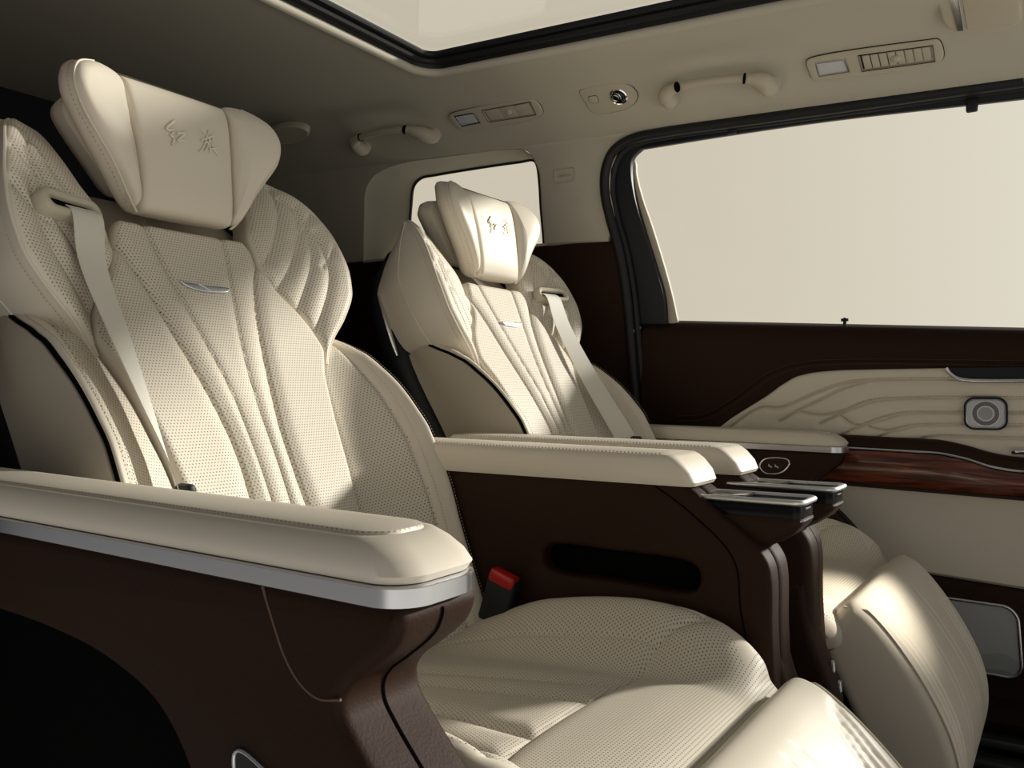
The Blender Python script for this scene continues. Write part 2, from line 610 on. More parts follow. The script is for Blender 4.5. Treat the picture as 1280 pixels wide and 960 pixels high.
def pad(mb, rows, frame, n0=0.0, er=0.012, e=0.016, bulge=0.0, depth=0.03, nu=40, nv=60, grooves=(), mfun=None, mi=0,
        ends=(True, True), extra=None, edge_mi=None):
    """upholstered pad: rows (v, uL, uR); edges rolled by er over width e; grooves = (line, width, depth)"""
    rows = np.asarray(rows, float)
    s = np.linspace(0, 1, nv)
    s = 0.75 * s + 0.25 * (0.5 - 0.5 * np.cos(math.pi * s))
    v = rows[0, 0] + (rows[-1, 0] - rows[0, 0]) * s
    L, R_ = herm(rows[:, 0], rows[:, 1], v), herm(rows[:, 0], rows[:, 2], v)
    t = np.linspace(0, 1, nu)
    t = 0.6 * t + 0.4 * (0.5 - 0.5 * np.cos(math.pi * t))
    U = L[:, None] + (R_ - L)[:, None] * t[None, :]
    V = np.repeat(v[:, None], nu, 1)
    w_ = (R_ - L)[:, None]
    d = np.minimum(t[None, :], 1 - t[None, :]) * w_
    if ends[0]:
        d = np.minimum(d, V - v[0])
    if ends[1]:
        d = np.minimum(d, v[-1] - V)
    q = 1 - np.clip(d / e, 0, 1)
    h = -er * (1 - np.sqrt(np.clip(1 - q * q, 0, 1)))
    if bulge:
        a = 1 - (2 * t[None, :] - 1) ** 2
        b = np.sqrt(np.clip(1 - (2 * s[:, None] - 1) ** 2, 0, 1))
        h = h + bulge * a * b
    UVp = np.stack([U, V], -1)
    acc = {}
    for line, wd_, dp in grooves:
        k_ = dp * np.exp(-(seg_dist(UVp, line) / wd_) ** 2)
        acc[wd_ > 0.005] = np.maximum(acc.get(wd_ > 0.005, 0.0), k_)
    for k_ in acc.values():
        h = h - k_
    if extra is not None:
        h = h + extra(U, V, t[None, :] + 0 * U)
    base = n0(U, V, t[None, :] + 0 * U) if callable(n0) else n0
    nz = base + h
    P = frame(U, V, nz)
    mm = mi
    if mfun is not None:
        mm = mfun(U, V, t[None, :] + 0 * U)
    if edge_mi is not None:
        mm = np.where(d < 0.0045, edge_mi, mm + 0 * d).astype(int)
    mb.grid(P, mm, uv=UVp)
    # skirt
    idx = [(0, j) for j in range(nu)] + [(i, nu - 1) for i in range(1, nv)] + [(nv - 1, j) for j in range(nu - 2, -1, -1)] + [(i, 0) for i in range(nv - 2, 0, -1)]
    I = np.array(idx)
    a = P[I[:, 0], I[:, 1]]
    bb = frame(U[I[:, 0], I[:, 1]], V[I[:, 0], I[:, 1]], (nz - depth)[I[:, 0], I[:, 1]])
    mb.grid(np.stack([bb, a]), (edge_mi if edge_mi is not None else (mm if np.isscalar(mm) else int(np.asarray(mm)[0, 0]))), cu=True)
    return P


def pillow(mb, outline, frame, n0=0.0, er=0.008, e=0.012, bulge=0.0, depth=0.02, rings=28, mi=0):
    """cushion over a star-shaped outline, domed from its rim to its middle"""
    p = ccw(outline)
    c = p.mean(0)
    rad = np.linalg.norm(p - c, axis=1)
    k = 1 - np.linspace(0, 1, rings) ** 1.5
    k[-1] = 0.004
    rows, uvs = [], []
    for s in k:
        q = c + (p - c) * s
        d = (1 - s) * rad
        z = 1 - np.clip(d / e, 0, 1)
        h = -er * (1 - np.sqrt(np.clip(1 - z * z, 0, 1))) + bulge * (1 - s * s)
        nz = (n0(q[:, 0], q[:, 1]) if callable(n0) else n0) + h
        rows.append(frame(q[:, 0], q[:, 1], nz))
        uvs.append(q)
        if s == k[0]:
            rows.insert(0, frame(q[:, 0], q[:, 1], nz - depth))
            uvs.insert(0, q)
    mb.grid(np.array(rows), mi, uv=np.array(uvs), cu=True)


def sweep(mb, prof, u0, u1, r, disp=None, nu=40, mi=0, ru=None):
    """closed (x, z) profile swept along u with rolled ends of radius r"""
    p = ccw(prof)
    ds = np.r_[0, np.cumsum(np.linalg.norm(np.diff(p, axis=0), axis=1))]
    a = np.linspace(0, math.pi / 2, 7)
    us = np.r_[u0 + r * (1 - np.cos(a)), np.linspace(u0 + r, u1 - r, nu)[1:-1], u1 - r * (1 - np.cos(a[::-1]))]
    loops = []
    for u in us:
        d = min(u - u0, u1 - u)
        off = 0.0
        if d < r:
            off = r * (1 - math.sqrt(max(0, 1 - (1 - d / r) ** 2)))
        q = offset2d(p, off) if off > 0 else p.copy()
        if disp is not None:
            q = offset2d(q, -disp(p, np.full(len(p), u), off / r))
        loops.append(np.c_[q[:, 0], np.full(len(q), u), q[:, 1]])
    mb.stack(loops[::-1], mi, cap0=False, cap1=False)
    for lp, rev in ((loops[0], False), (loops[-1], True)):
        tri = tessellate_polygon([[Vector((a[0], a[2], 0)) for a in lp]])
        mb.add(lp, [t if not rev else t[::-1] for t in tri], mi)
    return mb


# ------------------------------------------------------------------ cabin shell
def rz(x):
    return -0.045 * (np.asarray(x, float) + 1.32)


SECT = crom([(1.944, 0.6575), (1.930, 0.6665), (1.905, 0.684), (1.87, 0.71), (1.83, 0.737), (1.775, 0.757), (1.71, 0.766), (1.645, 0.770)], 5)
X_REAR, X_FRONT = -2.42, 0.75
MIDY = 1.1856


def build_ceiling():
    mb = MB()
    xs = np.linspace(X_REAR, X_FRONT, 60)
    for side in (1, -1):
        P = np.array([[(x, MIDY + side * (y - MIDY), z + float(rz(x))) for y, z in SECT] for x in xs])
        if side < 0:
            P = P[:, :8] * 0 + P[:, :8] if False else P
        mb.grid(P if side > 0 else P[:, ::-1])
    y0, y1 = 2 * MIDY - 1.645, 1.645
    for xa, xb in ((X_REAR, -1.325), (0.45, X_FRONT)):
        xs2 = np.linspace(xa, xb, 14)
        ys = np.linspace(y1, y0, 20)
        mb.grid(np.array([[(x, y, 0.770 + float(rz(x))) for y in ys] for x in xs2]))
    # corner fillets of the roof opening
    for cx, sx_ in ((-1.325, 1), (0.45, -1)):
        for cy, sy_ in ((y1, -1), (y0, 1)):
            r = 0.07
            pts = [(cx, cy)] + [(cx + sx_ * r * (1 - math.cos(a)), cy + sy_ * r * (1 - math.sin(a))) for a in np.linspace(0, math.pi / 2, 8)]
            V = [(x, y, 0.770 + float(rz(x))) for x, y in pts]
            mb.add(V, [(0, i, i + 1) for i in range(1, len(V) - 1)])
    ob = mb.build('ceiling', 'headliner', recalc=False)
    tag(ob, 'cream fabric headliner with a large roof opening', None, None, 'structure')
    return world(ob)


build_ceiling()


def opening_loop(grow, z, n=8):
    y0, y1 = 2 * MIDY - 1.645, 1.645
    L = rrect(0.45 + 1.325 + 2 * grow, y1 - y0 + 2 * grow, 0.07 + grow, n, (0.45 - 1.325) / 2, MIDY)
    return np.array([(x, y, z + float(rz(x))) for x, y in L])


# sunroof: window_3
wr = empty('window_3', (0, 0, ZC))
tag(wr, 'panoramic sunroof glass in a black seal above the seats', None, None, 'structure')
mb = MB()
mb.tube(opening_loop(-0.004, 0.768), 0.011, 10, closed=True)
mb.build('headliner_lip', 'headliner', wr)
mb = MB()
mb.stack([opening_loop(-0.010, 0.768), opening_loop(-0.016, 0.785), opening_loop(-0.030, 0.788), opening_loop(-0.034, 0.800)], cap0=False, cap1=False)
mb.tube(opening_loop(-0.026, 0.789), 0.009, 8, closed=True)
mb.tube(opening_loop(-0.040, 0.800), 0.007, 8, closed=True)
mb.build('sunroof_seal', 'rubber', wr)
mb = MB()
lp = opening_loop(-0.045, 0.805)
lp2 = opening_loop(-0.045, 0.810)
mb.stack([lp, lp2])
mb.build('glass_pane', 'window_glass', wr)


# left side of the cabin ------------------------------------------------
EXW = np.array([1.0, 0, 0])
EYW = np.array([0, -0.145, 1.0]) / math.hypot(0.145, 1)
NNW = np.array([0, -1.0, -0.145]) / math.hypot(0.145, 1)
OW = np.array([0, 2.04, 0.0])


def w2(px, py, off=0.0):
    p = onwall(px, py, off)
    return (p[0], (p[2]) * math.hypot(0.145, 1))


def wl(pts, off=0.0):
    return np.array([w2(*p, off) for p in pts])


def wp(x, z, off=0.0):
    return np.array([x, 2.04 - 0.145 * z - off, z])


K145 = math.hypot(0.145, 1)

# pillar line of the door opening (pixels of its seal, from the sill up and round)
SEAL = [(801, 560), (796, 520), (792, 470), (788, 420), (782, 360), (773, 310), (762, 270), (756, 240), (757, 212), (766, 190), (786, 175), (830, 165), (900, 155), (1000, 141), (1140, 121), (1280, 101)]
seal_w = wl(SEAL, 0.004)

# quarter trim above the brown panel, with the quarter-window hole
QH = crom(wl([(455, 340), (456, 270), (458, 238), (470, 219), (500, 205), (560, 196), (606, 190), (640, 187), (658, 189), (669, 203), (675, 222), (678, 266), (681, 300), (684, 340)]), 5)
pil = [(p[0] + 0.010, p[1]) for p in seal_w if 0.385 * K145 < p[1] < 0.63]
top_z = 0.635
qout = [(X_REAR, 0.41)] + [(-1.2, 0.396), (-1.0, 0.386)] + [tuple(p) for p in pil] + [(-0.90, 0.654), (X_REAR, 0.745)]
qout = np.array(qout)
mb = MB()
mb.plate(qout, OW, EXW, EYW, NNW, 0.03, 0.004, holes=[QH])
# cove round the quarter window: from the trim out to the glass
qin = crom(wl([(512, 335), (513, 290), (515, 260), (518, 238), (527, 228), (545, 224), (600, 215), (650, 208), (668, 206), (672, 212), (675, 232), (677, 266), (680, 300), (682, 335)], -0.085), 5)
rows = []
for k in np.linspace(0, 1, 10):
    q = QH * (1 - k) + qin * k
    dpt = -0.085 * (k ** 0.85)
    rows.append(np.array([OW + EXW * a + EYW * b + NNW * dpt for a, b in q]))
mb.grid(np.array(rows), cu=True)
ob = mb.build('wall_left', 'headliner', recalc=False)
tag(ob, None, None, None, 'structure')
world(ob)

wq = empty('window_1', (0, 0, ZC))
tag(wq, 'small rear quarter window behind the far seat', None, None, 'structure')
mb = MB()
mb.plate(np.array(qin), OW + NNW * -0.090, EXW, EYW, NNW, 0.004, 0)
mb.build('glass_pane', 'window_glass', wq)
mb = MB()
mb.tube(np.array([OW + EXW * a + EYW * b + NNW * -0.083 for a, b in qin]), 0.0045, 8, closed=True)
mb.build('window_seal', 'rubber', wq)

# brown lower quarter panel and the door pillar
mb = MB()
pil2 = [tuple(p) for p in seal_w if p[1] < 0.385 * K145]
pil2 = [(p[0] + 0.008, p[1]) for p in pil2]
bo = [(X_REAR, -0.75), (-0.915, -0.75)] + [(p[0] - 0.004, p[1]) for p in pil2] + [(-0.995, 0.386), (-1.2, 0.396), (X_REAR, 0.41)]
mb.plate(np.array(bo), OW + np.array([0, -0.003, 0]), EXW, EYW, NNW, 0.03, 0.010)
ob = mb.build('trim_1', 'brown_leather')
tag(ob, 'brown leather quarter trim behind the door pillar', None, None, 'structure')
world(ob)

# outer body behind everything, below the belt line (keeps daylight out)
mb = MB()
mb.plate(np.array([(X_REAR, -0.78), (X_FRONT, -0.78), (X_FRONT, 0.10), (-0.93, 0.15), (-1.0, 0.28), (X_REAR, 0.28)]), (0, 2.13, 0), (1, 0, 0), (0, 0, 1), (0, -1, 0), 0.02, 0)
ob = mb.build('trim_2', 'dark_void')
tag(ob, None, None, None, 'structure')
world(ob)

# seal round the door opening
ws = empty('window_2', (0, 0, ZC))
tag(ws, 'wide door window beside the far seat', None, None, 'structure')
sp = crom([OW + EXW * a + EYW * b + NNW * 0.004 for i, (a, b) in enumerate(seal_w)], 6)
mb = MB()
mb.tube(sp, 0.0125, 10)
mb.tube(sp + np.array([0.012, 0.02, -0.004]), 0.010, 10)
mb.build('door_seal', 'rubber', ws)
# dark pillar panel, pale strip and the header over the glass
GL = [(846, 402), (838, 370), (826, 330), (812, 285), (800, 250), (793, 222), (790, 203)]
GR = [(818, 402), (812, 360), (803, 315), (793, 280), (787, 245), (786, 205)]
mb = MB()
edge_r = crom(wl([(832, 407), (829, 372), (817, 330), (803, 285), (792, 245), (788, 215), (790, 199), (801, 188)], -0.02), 5)
edge_t = crom(wl([(801, 188), (900, 172), (1040, 152), (1280, 125), (1500, 98)], -0.02), 5)
edge_o = crom(wl([(1500, 66), (1280, 93), (1000, 134), (850, 155), (785, 165), (762, 185), (752, 215), (752, 245), (760, 280), (770, 310), (780, 360), (785, 407)], -0.02), 5)
pan = np.r_[edge_r, edge_t[1:], edge_o]
mb.plate(pan, OW - NNW * 0.02, EXW, EYW, NNW, 0.02, 0.003)
mb.build('window_surround', 'navy_plastic', ws)
mb = MB()
st = crom(wl([(829, 402), (824, 370), (812, 328), (798, 284), (789, 245), (787, 207), (794, 205), (796, 222), (803, 250), (815, 285), (829, 330), (840, 370), (846, 398), (847, 406), (830, 406)], -0.045), 4, closed=True)
mb.plate(st, OW - NNW * 0.042, EXW, EYW, NNW, 0.01, 0.002)
mb.build('pillar_strip', 'cream_plastic', ws)
mb = MB()
mb.plate(np.array([(-1.05, 0.10), (0.7, 0.10), (0.7, 0.64), (-1.0, 0.66)]), OW - NNW * 0.06, EXW, EYW, NNW, 0.004, 0)
mb.build('glass_pane', 'window_glass', ws)


# rear, right side, floor (mostly out of the picture; they close the cabin)
mb = MB()
mb.plate(np.array([(0.3, -0.78), (2.12, -0.78), (2.12, 0.84), (0.3, 0.84)]), (X_REAR, 0, 0), (0, 1, 0), (0, 0, 1), (1, 0, 0), 0.02, 0)
ob = mb.build('wall_rear', 'navy_plastic')
tag(ob, None, None, None, 'structure')
world(ob)
mb = MB()
mb.plate(np.array([(X_REAR, -0.78), (-0.98, -0.78), (-0.98, 0.40), (-1.06, 0.66), (X_REAR, 0.66)]), (0, 0.335, 0), (1, 0, 0), (0, 0, 1), (0, 1, 0), 0.03, 0.004)
ob = mb.build('wall_right', 'brown_leather')
tag(ob, None, None, None, 'structure')
world(ob)
mb = MB()
mb.plate(np.array([(X_REAR, 0.34), (X_FRONT, 0.34), (X_FRONT, 2.10), (X_REAR, 2.10)]), (0, 0, -ZC), (1, 0, 0), (0, 1, 0), (0, 0, 1), 0.02, 0)
ob = mb.build('floor', 'carpet')
tag(ob, None, None, None, 'structure')
world(ob)


# ------------------------------------------------------------------ sliding door
dr = empty('door_1', (-0.35, 2.04, 0.03))
tag(dr, 'brown and cream sliding door panel with wood inlay', None, None, 'structure')
DL = (0.35, -2.04, ZC - 0.03)      # child offset: vertices are camera-relative


def dpart(mb, name, mats, parent=None, label=None, **k):
    return mb.build(name, mats, parent or dr, DL if parent is None else (0, 0, 0), label=label, **k)


XD0, XD1 = -0.935, 0.45
# upper brown panel with rolled top
mb = MB()
zb = lambda x: 0.181 + (x + 0.929) * -0.0635
prof = [(2.105, 0.0), (2.095, 0.004), (2.068, -0.004), (2.052, -0.012), (2.044, -0.026), (2.040, -0.05), (2.041, -0.12), (2.043, -0.20), (2.046, -0.30)]
xs = np.linspace(XD0, XD1, 40)
mb.grid(np.array([[(x, y, float(zb(x)) + dz) for y, dz in prof] for x in xs]))
# rolled rear edge
mb.grid(np.array([[(XD0 - 0.004 * math.sin(a) * 2, y + 0.012 - 0.012 * math.cos(a), float(zb(XD0)) + dz) for y, dz in prof] for a in np.linspace(0, math.pi, 6)]))
up_line = crom([onY(*p, 2.0395) for p in [(845, 520), (880, 517), (920, 495), (960, 466), (1000, 453), (1060, 449), (1280, 451), (1400, 452)]], 6)
mb.dashes(up_line, 0.0045, 0.003, 0.0008, mi=1)
mb.tube(up_line + np.array([0, 0.0008, -0.004]), 0.0016, 6)
up_line2 = crom([onY(*p, 2.0395) for p in [(845, 526), (885, 523), (925, 500), (965, 472), (1002, 459), (1060, 455), (1280, 457), (1400, 458)]], 6)
mb.dashes(up_line2, 0.0045, 0.003, 0.0008, mi=1)
dpart(mb, 'upper_panel', ['brown_leather', 'thread_brown'], recalc=False)

# quilted cream insert: rows run along x
tz = [(-0.80, -0.135), (-0.72, -0.088), (-0.694, -0.068), (-0.65, -0.040), (-0.606, -0.012), (-0.57, 0.014), (-0.532, 0.034), (-0.48, 0.043), (-0.425, 0.046), (-0.231, 0.047), (0.45, 0.045)]
rows = [(x, -0.165, z) for x, z in tz]
rows[0] = (-0.80, -0.165, -0.135)
dfr = lambda U, V, n: np.stack([V, 2.040 - n, U], -1)
Q = lambda pts: [(p[2], p[0]) for p in [onY(*q, 2.03) for q in pts]]
seams = [
    [(905, 540), (950, 510), (975, 510), (1010, 495), (1050, 480), (1090, 475), (1400, 476)],
    [(975, 527), (1000, 512), (1025, 500), (1050, 487), (1085, 476)],
    [(995, 514), (1025, 519), (1060, 512), (1090, 502), (1130, 498), (1400, 499)],
    [(1025, 530), (1050, 517), (1080, 503), (1110, 498)],
    [(1050, 520), (1070, 532), (1100, 525), (1130, 517), (1170, 516), (1400, 517)],
    [(1050, 545), (1075, 533), (1100, 523), (1130, 516)],
    [(1085, 533), (1105, 539), (1135, 533), (1170, 531), (1400, 534)],
    [(1095, 548), (1115, 540), (1140, 533)],
    [(1140, 552), (1165, 546), (1200, 546), (1400, 553)]]
seams = [crom(Q(s_), 5) for s_ in seams]
gr = [(s_, 0.0024, 0.0058) for s_ in seams] + [(s_, 0.010, 0.0032) for s_ in seams]
mb = MB()
P = pad(mb, rows, dfr, n0=0.012, er=0.008, e=0.010, depth=0.02, nu=130, nv=560, grooves=gr, ends=(False, False))
for s_ in seams:
    q = np.array([(b, 2.040 - 0.0085, a) for a, b in s_])
    mb.dashes(q + np.array([0, -0.0008, 0.0034]), 0.0058, 0.0034, 0.0010, mi=1)
dpart(mb, 'quilted_insert', ['cream_leather', 'thread'], recalc=True)

# brown rail above the wood
XR = [-0.80, -0.43, -0.33, -0.245, -0.19, -0.14, -0.10, -0.06, 0.45]
ZT = [-0.098, -0.101, -0.104, -0.106, -0.116, -0.130, -0.1365, -0.139, -0.139]
ZM = [-0.120, -0.124, -0.126, -0.128, -0.137, -0.152, -0.158, -0.160, -0.160]
mb = MB()
xs = np.linspace(-0.80, 0.45, 140)
zt, zm = herm(XR, ZT, xs), herm(XR, ZM, xs)
rows = []
for x, a, b in zip(xs, zt, zm):
    rows.append([(x, 2.036, a + 0.001), (x, 2.022, a + 0.002), (x, 2.008, a - 0.001), (x, 2.001, a - 0.006), (x, 1.999, (a + b) / 2), (x, 2.000, b), (x, 2.012, b - 0.002)])
mb.grid(np.array(rows))
dpart(mb, 'rail', 'brown_leather')
mb = MB()
mb.tube(np.c_[xs, np.full(len(xs), 1.999), zm - 0.003], 0.0030, 8)
dpart(mb, 'chrome_strip', 'bright_chrome')
mb = MB()
rows = []
zl = -0.2045 + (xs + 0.418) * -0.03
for x, b, l in zip(xs, zm, zl):
    rows.append([(x, 2.006, b - 0.006), (x, 2.0, b - 0.008), (x, 1.996, b - 0.02), (x, 1.995, (b + l) / 2), (x, 1.998, l + 0.008), (x, 2.006, l)])
mb.grid(np.array(rows))
dpart(mb, 'wood_inlay', 'rosewood')
mb = MB()
mb.tube(np.c_[xs, np.full(len(xs), 2.004), zl - 0.003], 0.004, 8)
dpart(mb, 'inlay_edge', 'brown_plastic')
# lower cream panel
mb = MB()
rows = []
for x, l in zip(xs, zl):
    bt = -0.393 + (x + 0.253) * -0.06
    rows.append([(x, 2.012, l - 0.004), (x, 2.022, l - 0.02), (x, 2.030, l - 0.08), (x, 2.028, bt + 0.05), (x, 2.022, bt + 0.006), (x, 2.030, bt)])
mb.grid(np.array(rows))
dpart(mb, 'lower_panel', 'cream_leather')
# brown base with the big speaker
mb = MB()
rows = []
for x in xs:
    bt = -0.393 + (x + 0.253) * -0.06
    rows.append([(x, 2.030, bt), (x, 2.020, bt - 0.004), (x, 2.014, bt - 0.02), (x, 2.016, bt - 0.10), (x, 2.03, -0.60), (x, 2.03, -0.632), (x, 2.0, -0.636), (x, 1.985, -0.64), (x, 1.985, -0.668), (x, 2.02, -0.672), (x, 2.03, -0.73)])
mb.grid(np.array(rows))
dpart(mb, 'base_panel', 'brown_leather')
sc_ = onY(1225, 793, 2.012)
spk_o = rrect(0.26, 0.150, 0.032, 8, skew=-0.06)
spk_i = rrect(0.246, 0.136, 0.026, 8, skew=-0.06)
so_ = np.array([-0.218, 2.006, -0.507])
mb = MB()
mb.plate(spk_o, so_, (1, 0, -0.02), (0, 0, 1), (0, -1, 0), 0.014, 0.003, holes=[spk_i])
sf = dpart(mb, 'speaker_frame', 'satin_chrome')
mb = MB()
mb.plate(spk_i, so_ + np.array([0, 0.004, 0]), (1, 0, -0.02), (0, 0, 1), (0, -1, 0), 0.008, 0.0)
dpart(mb, 'speaker_grille', 'speaker_mesh', sf)
# tweeter
tw = onY(1232, 517, 2.024)
mb = MB()
t_o = rrect(0.080, 0.068, 0.02, 8)
t_m = rrect(0.073, 0.061, 0.0175, 8)
mb.plate(t_o, tw + np.array([0, -0.004, 0]), (1, 0, 0), (0, 0, 1), (0, -1, 0), 0.012, 0.003, holes=[t_m])
tf = dpart(mb, 'tweeter_bezel', 'navy_plastic')
mb = MB()
mb.plate(t_m, tw + np.array([0, -0.001, 0]), (1, 0, 0), (0, 0, 1), (0, -1, 0), 0.01, 0.003, holes=[rrect(0.066, 0.054, 0.014, 8)])
dpart(mb, 'tweeter_ring', 'bright_chrome', tf)
mb = MB()
mb.plate(rrect(0.067, 0.055, 0.0145, 8), tw + np.array([0, 0.0005, 0]), (1, 0, 0), (0, 0, 1), (0, -1, 0), 0.006, 0.0)
dpart(mb, 'tweeter_grille', 'tweeter_grille', tf)
# inner door handle recess with bright lip
mb = MB()
hp = crom([onY(*p, 2.026) for p in [(1183, 460), (1187, 466), (1195, 472), (1207, 475), (1230, 476), (1280, 476), (1420, 474)]], 6)
mb.tube(hp + np.array([0, -0.003, 0]), 0.0045, 10)
hl = dpart(mb, 'pull_handle', 'bright_chrome')
mb = MB()
L2 = [(p[0], p[2]) for p in hp] + [(0.2, 0.046), (-0.223, 0.047)]
mb.plate(np.array(L2), (0, 2.0265, 0), (1, 0, 0), (0, 0, 1), (0, -1, 0), 0.004, 0.0)
dpart(mb, 'handle_recess', 'navy_plastic')
# window switch peeking in at the right edge of the rail
mb = MB()
swp = onY(1275, 566, 2.016)
mb.box(swp + np.array([0.03, 0, 0.0]), (0.09, 0.012, 0.006), 0.002)
dpart(mb, 'switch_plate', 'piano_black')
mb = MB()
mb.box(swp + np.array([0.0, -0.004, 0.003]), (0.018, 0.006, 0.006), 0.002)
dpart(mb, 'window_switch', 'bright_chrome')
mb = MB()
kp = onY(1056, 402, 2.085)
mb.tube(np.array([kp + np.array([0, 0, d]) for d in (-0.012, 0.0, 0.006, 0.009)]), [0.004, 0.004, 0.0045, 0.003], 10)
mb.tube(np.array([kp + np.array([-0.008, 0, 0.004]), kp + np.array([0.008, 0, 0.004])]), 0.0035, 8)
dpart(mb, 'shade_hook_pin', 'rubber')

# stepped metal sill in the foot well beside the door
mb = MB()
for y, z, wdt in ((1.975, -0.70, 0.05), (1.92, -0.725, 0.05), (1.86, -0.745, 0.05)):
    mb.box((-0.1, y, z), (0.9, wdt, 0.018), 0.004)
ob = mb.build('door_sill', 'sill_metal')
tag(ob, 'dark ribbed metal door sill below the speaker', 'sill')
world(ob)


# ------------------------------------------------------------------ captain seats
# local axes: x forward, u sideways (the near seat's outer side is -u), z up from the camera height
RC = math.radians(25.0)
BO = np.array([-0.80, 0, -0.35])
BA = np.array([-math.sin(RC), 0, math.cos(RC)])
BN = np.array([math.cos(RC), 0, math.sin(RC)])
UU = np.array([0, 1.0, 0])


def bk(U, V, n):
    U, V, n = np.broadcast_arrays(np.asarray(U, float), np.asarray(V, float), np.asarray(n, float))
    return BO + U[..., None] * UU + V[..., None] * BA + n[..., None] * BN


# wing table: v, inner u, outer u, outer n
WV = [0.430, 0.445, 0.470, 0.510, 0.555, 0.600, 0.650, 0.700, 0.742, 0.775, 0.792]
WI = [0.185, 0.187, 0.186, 0.172, 0.140, 0.122, 0.122, 0.138, 0.148, 0.158, 0.172]
WO = [0.191, 0.197, 0.210, 0.243, 0.268, 0.2735, 0.268, 0.254, 0.238, 0.219, 0.204]
WNO = [0.004, 0.005, 0.012, 0.026, 0.037, 0.041, 0.039, 0.030, 0.014, -0.010, -0.022]
WNR = [-0.10, -0.10, -0.105, -0.112, -0.114, -0.122, -0.125, -0.100, -0.066, -0.034, -0.03]
# lower bolster: v, inner u, inner n, outer u, outer n
LV = [-0.06, 0.12, 0.20, 0.277, 0.319, 0.363, 0.410, 0.440, 0.455, 0.468, 0.490, 0.522]
LI = [0.130, 0.131, 0.137, 0.145, 0.151, 0.158, 0.170, 0.182, 0.190, 0.198, 0.215, 0.238]
LNI = [0.014, 0.014, 0.012, 0.010, 0.006, 0.002, -0.004, -0.006, -0.006, -0.010, -0.024, -0.054]
LO = [0.258, 0.262, 0.264, 0.264, 0.264, 0.264, 0.262, 0.260, 0.259, 0.257, 0.254, 0.246]
LNO = [0.085, 0.095, 0.102, 0.100, 0.090, 0.075, 0.051, 0.032, 0.018, 0.006, -0.018, -0.052]


def n_panel(v):
    return herm([0, 0.25, 0.35, 0.5, 0.66], [0.022, 0.020, 0.014, 0.0, -0.008], v)


def text_strokes():
    h = [[(330, 300), (270, 345), (226, 390), (240, 412), (297, 408), (300, 425), (262, 478), (288, 492), (262, 595)],
         [(335, 452), (385, 448), (435, 440), (385, 488), (332, 530), (375, 532), (415, 535)]]
    q = [[(635, 408), (655, 430), (665, 460)], [(728, 400), (718, 425), (712, 455)],
         [(602, 530), (690, 497), (785, 458)], [(690, 470), (668, 520), (630, 595), (570, 662)],
         [(655, 545), (690, 562), (668, 610), (628, 662)], [(712, 480), (708, 560), (700, 680)],
         [(705, 495), (755, 485), (758, 560), (752, 610)], [(712, 540), (755, 530)], [(690, 632), (750, 620), (810, 610)],
         [(745, 630), (775, 670), (803, 710)], [(735, 560), (738, 600)]]
    out = []
    for st_, r in [(s_, 0.0016) for s_ in h] + [(s_, 0.0011) for s_ in q]:
        pts = []
        for x, y in st_:
            px, py = 180 + x * 140 / 1280, 120 + y * 100 / 914
            d = ray(px, py)
            t = (-1.082) / d[0]
            pts.append((d[1] * t - 0.7856 - 0.003, d[2] * t))
        out.append((crom(pts, 5), r))
    return out


STROKES = text_strokes()


LEG_SEAMS = [(crom(L_, 5), dp, wd_) for L_, dp, wd_ in (
    ([(0.215, -0.349), (0.195, -0.353), (0.168, -0.364), (0.153, -0.388), (0.151, -0.43), (0.157, -0.52), (0.168, -0.63)], 0.0036, 0.0040),
    ([(0.184, -0.362), (0.174, -0.39), (0.173, -0.43), (0.179, -0.52), (0.188, -0.63)], 0.0040, 0.0045),
    ([(0.204, -0.358), (0.195, -0.39), (0.193, -0.43), (0.197, -0.52), (0.203, -0.63)], 0.0040, 0.0045),
    ([(0.030, -0.347), (0.040, -0.42), (0.055, -0.52), (0.070, -0.63)], 0.0016, 0.0030),
    ([(0.062, -0.347), (0.070, -0.42), (0.085, -0.52), (0.10, -0.63)], 0.0016, 0.0030))]


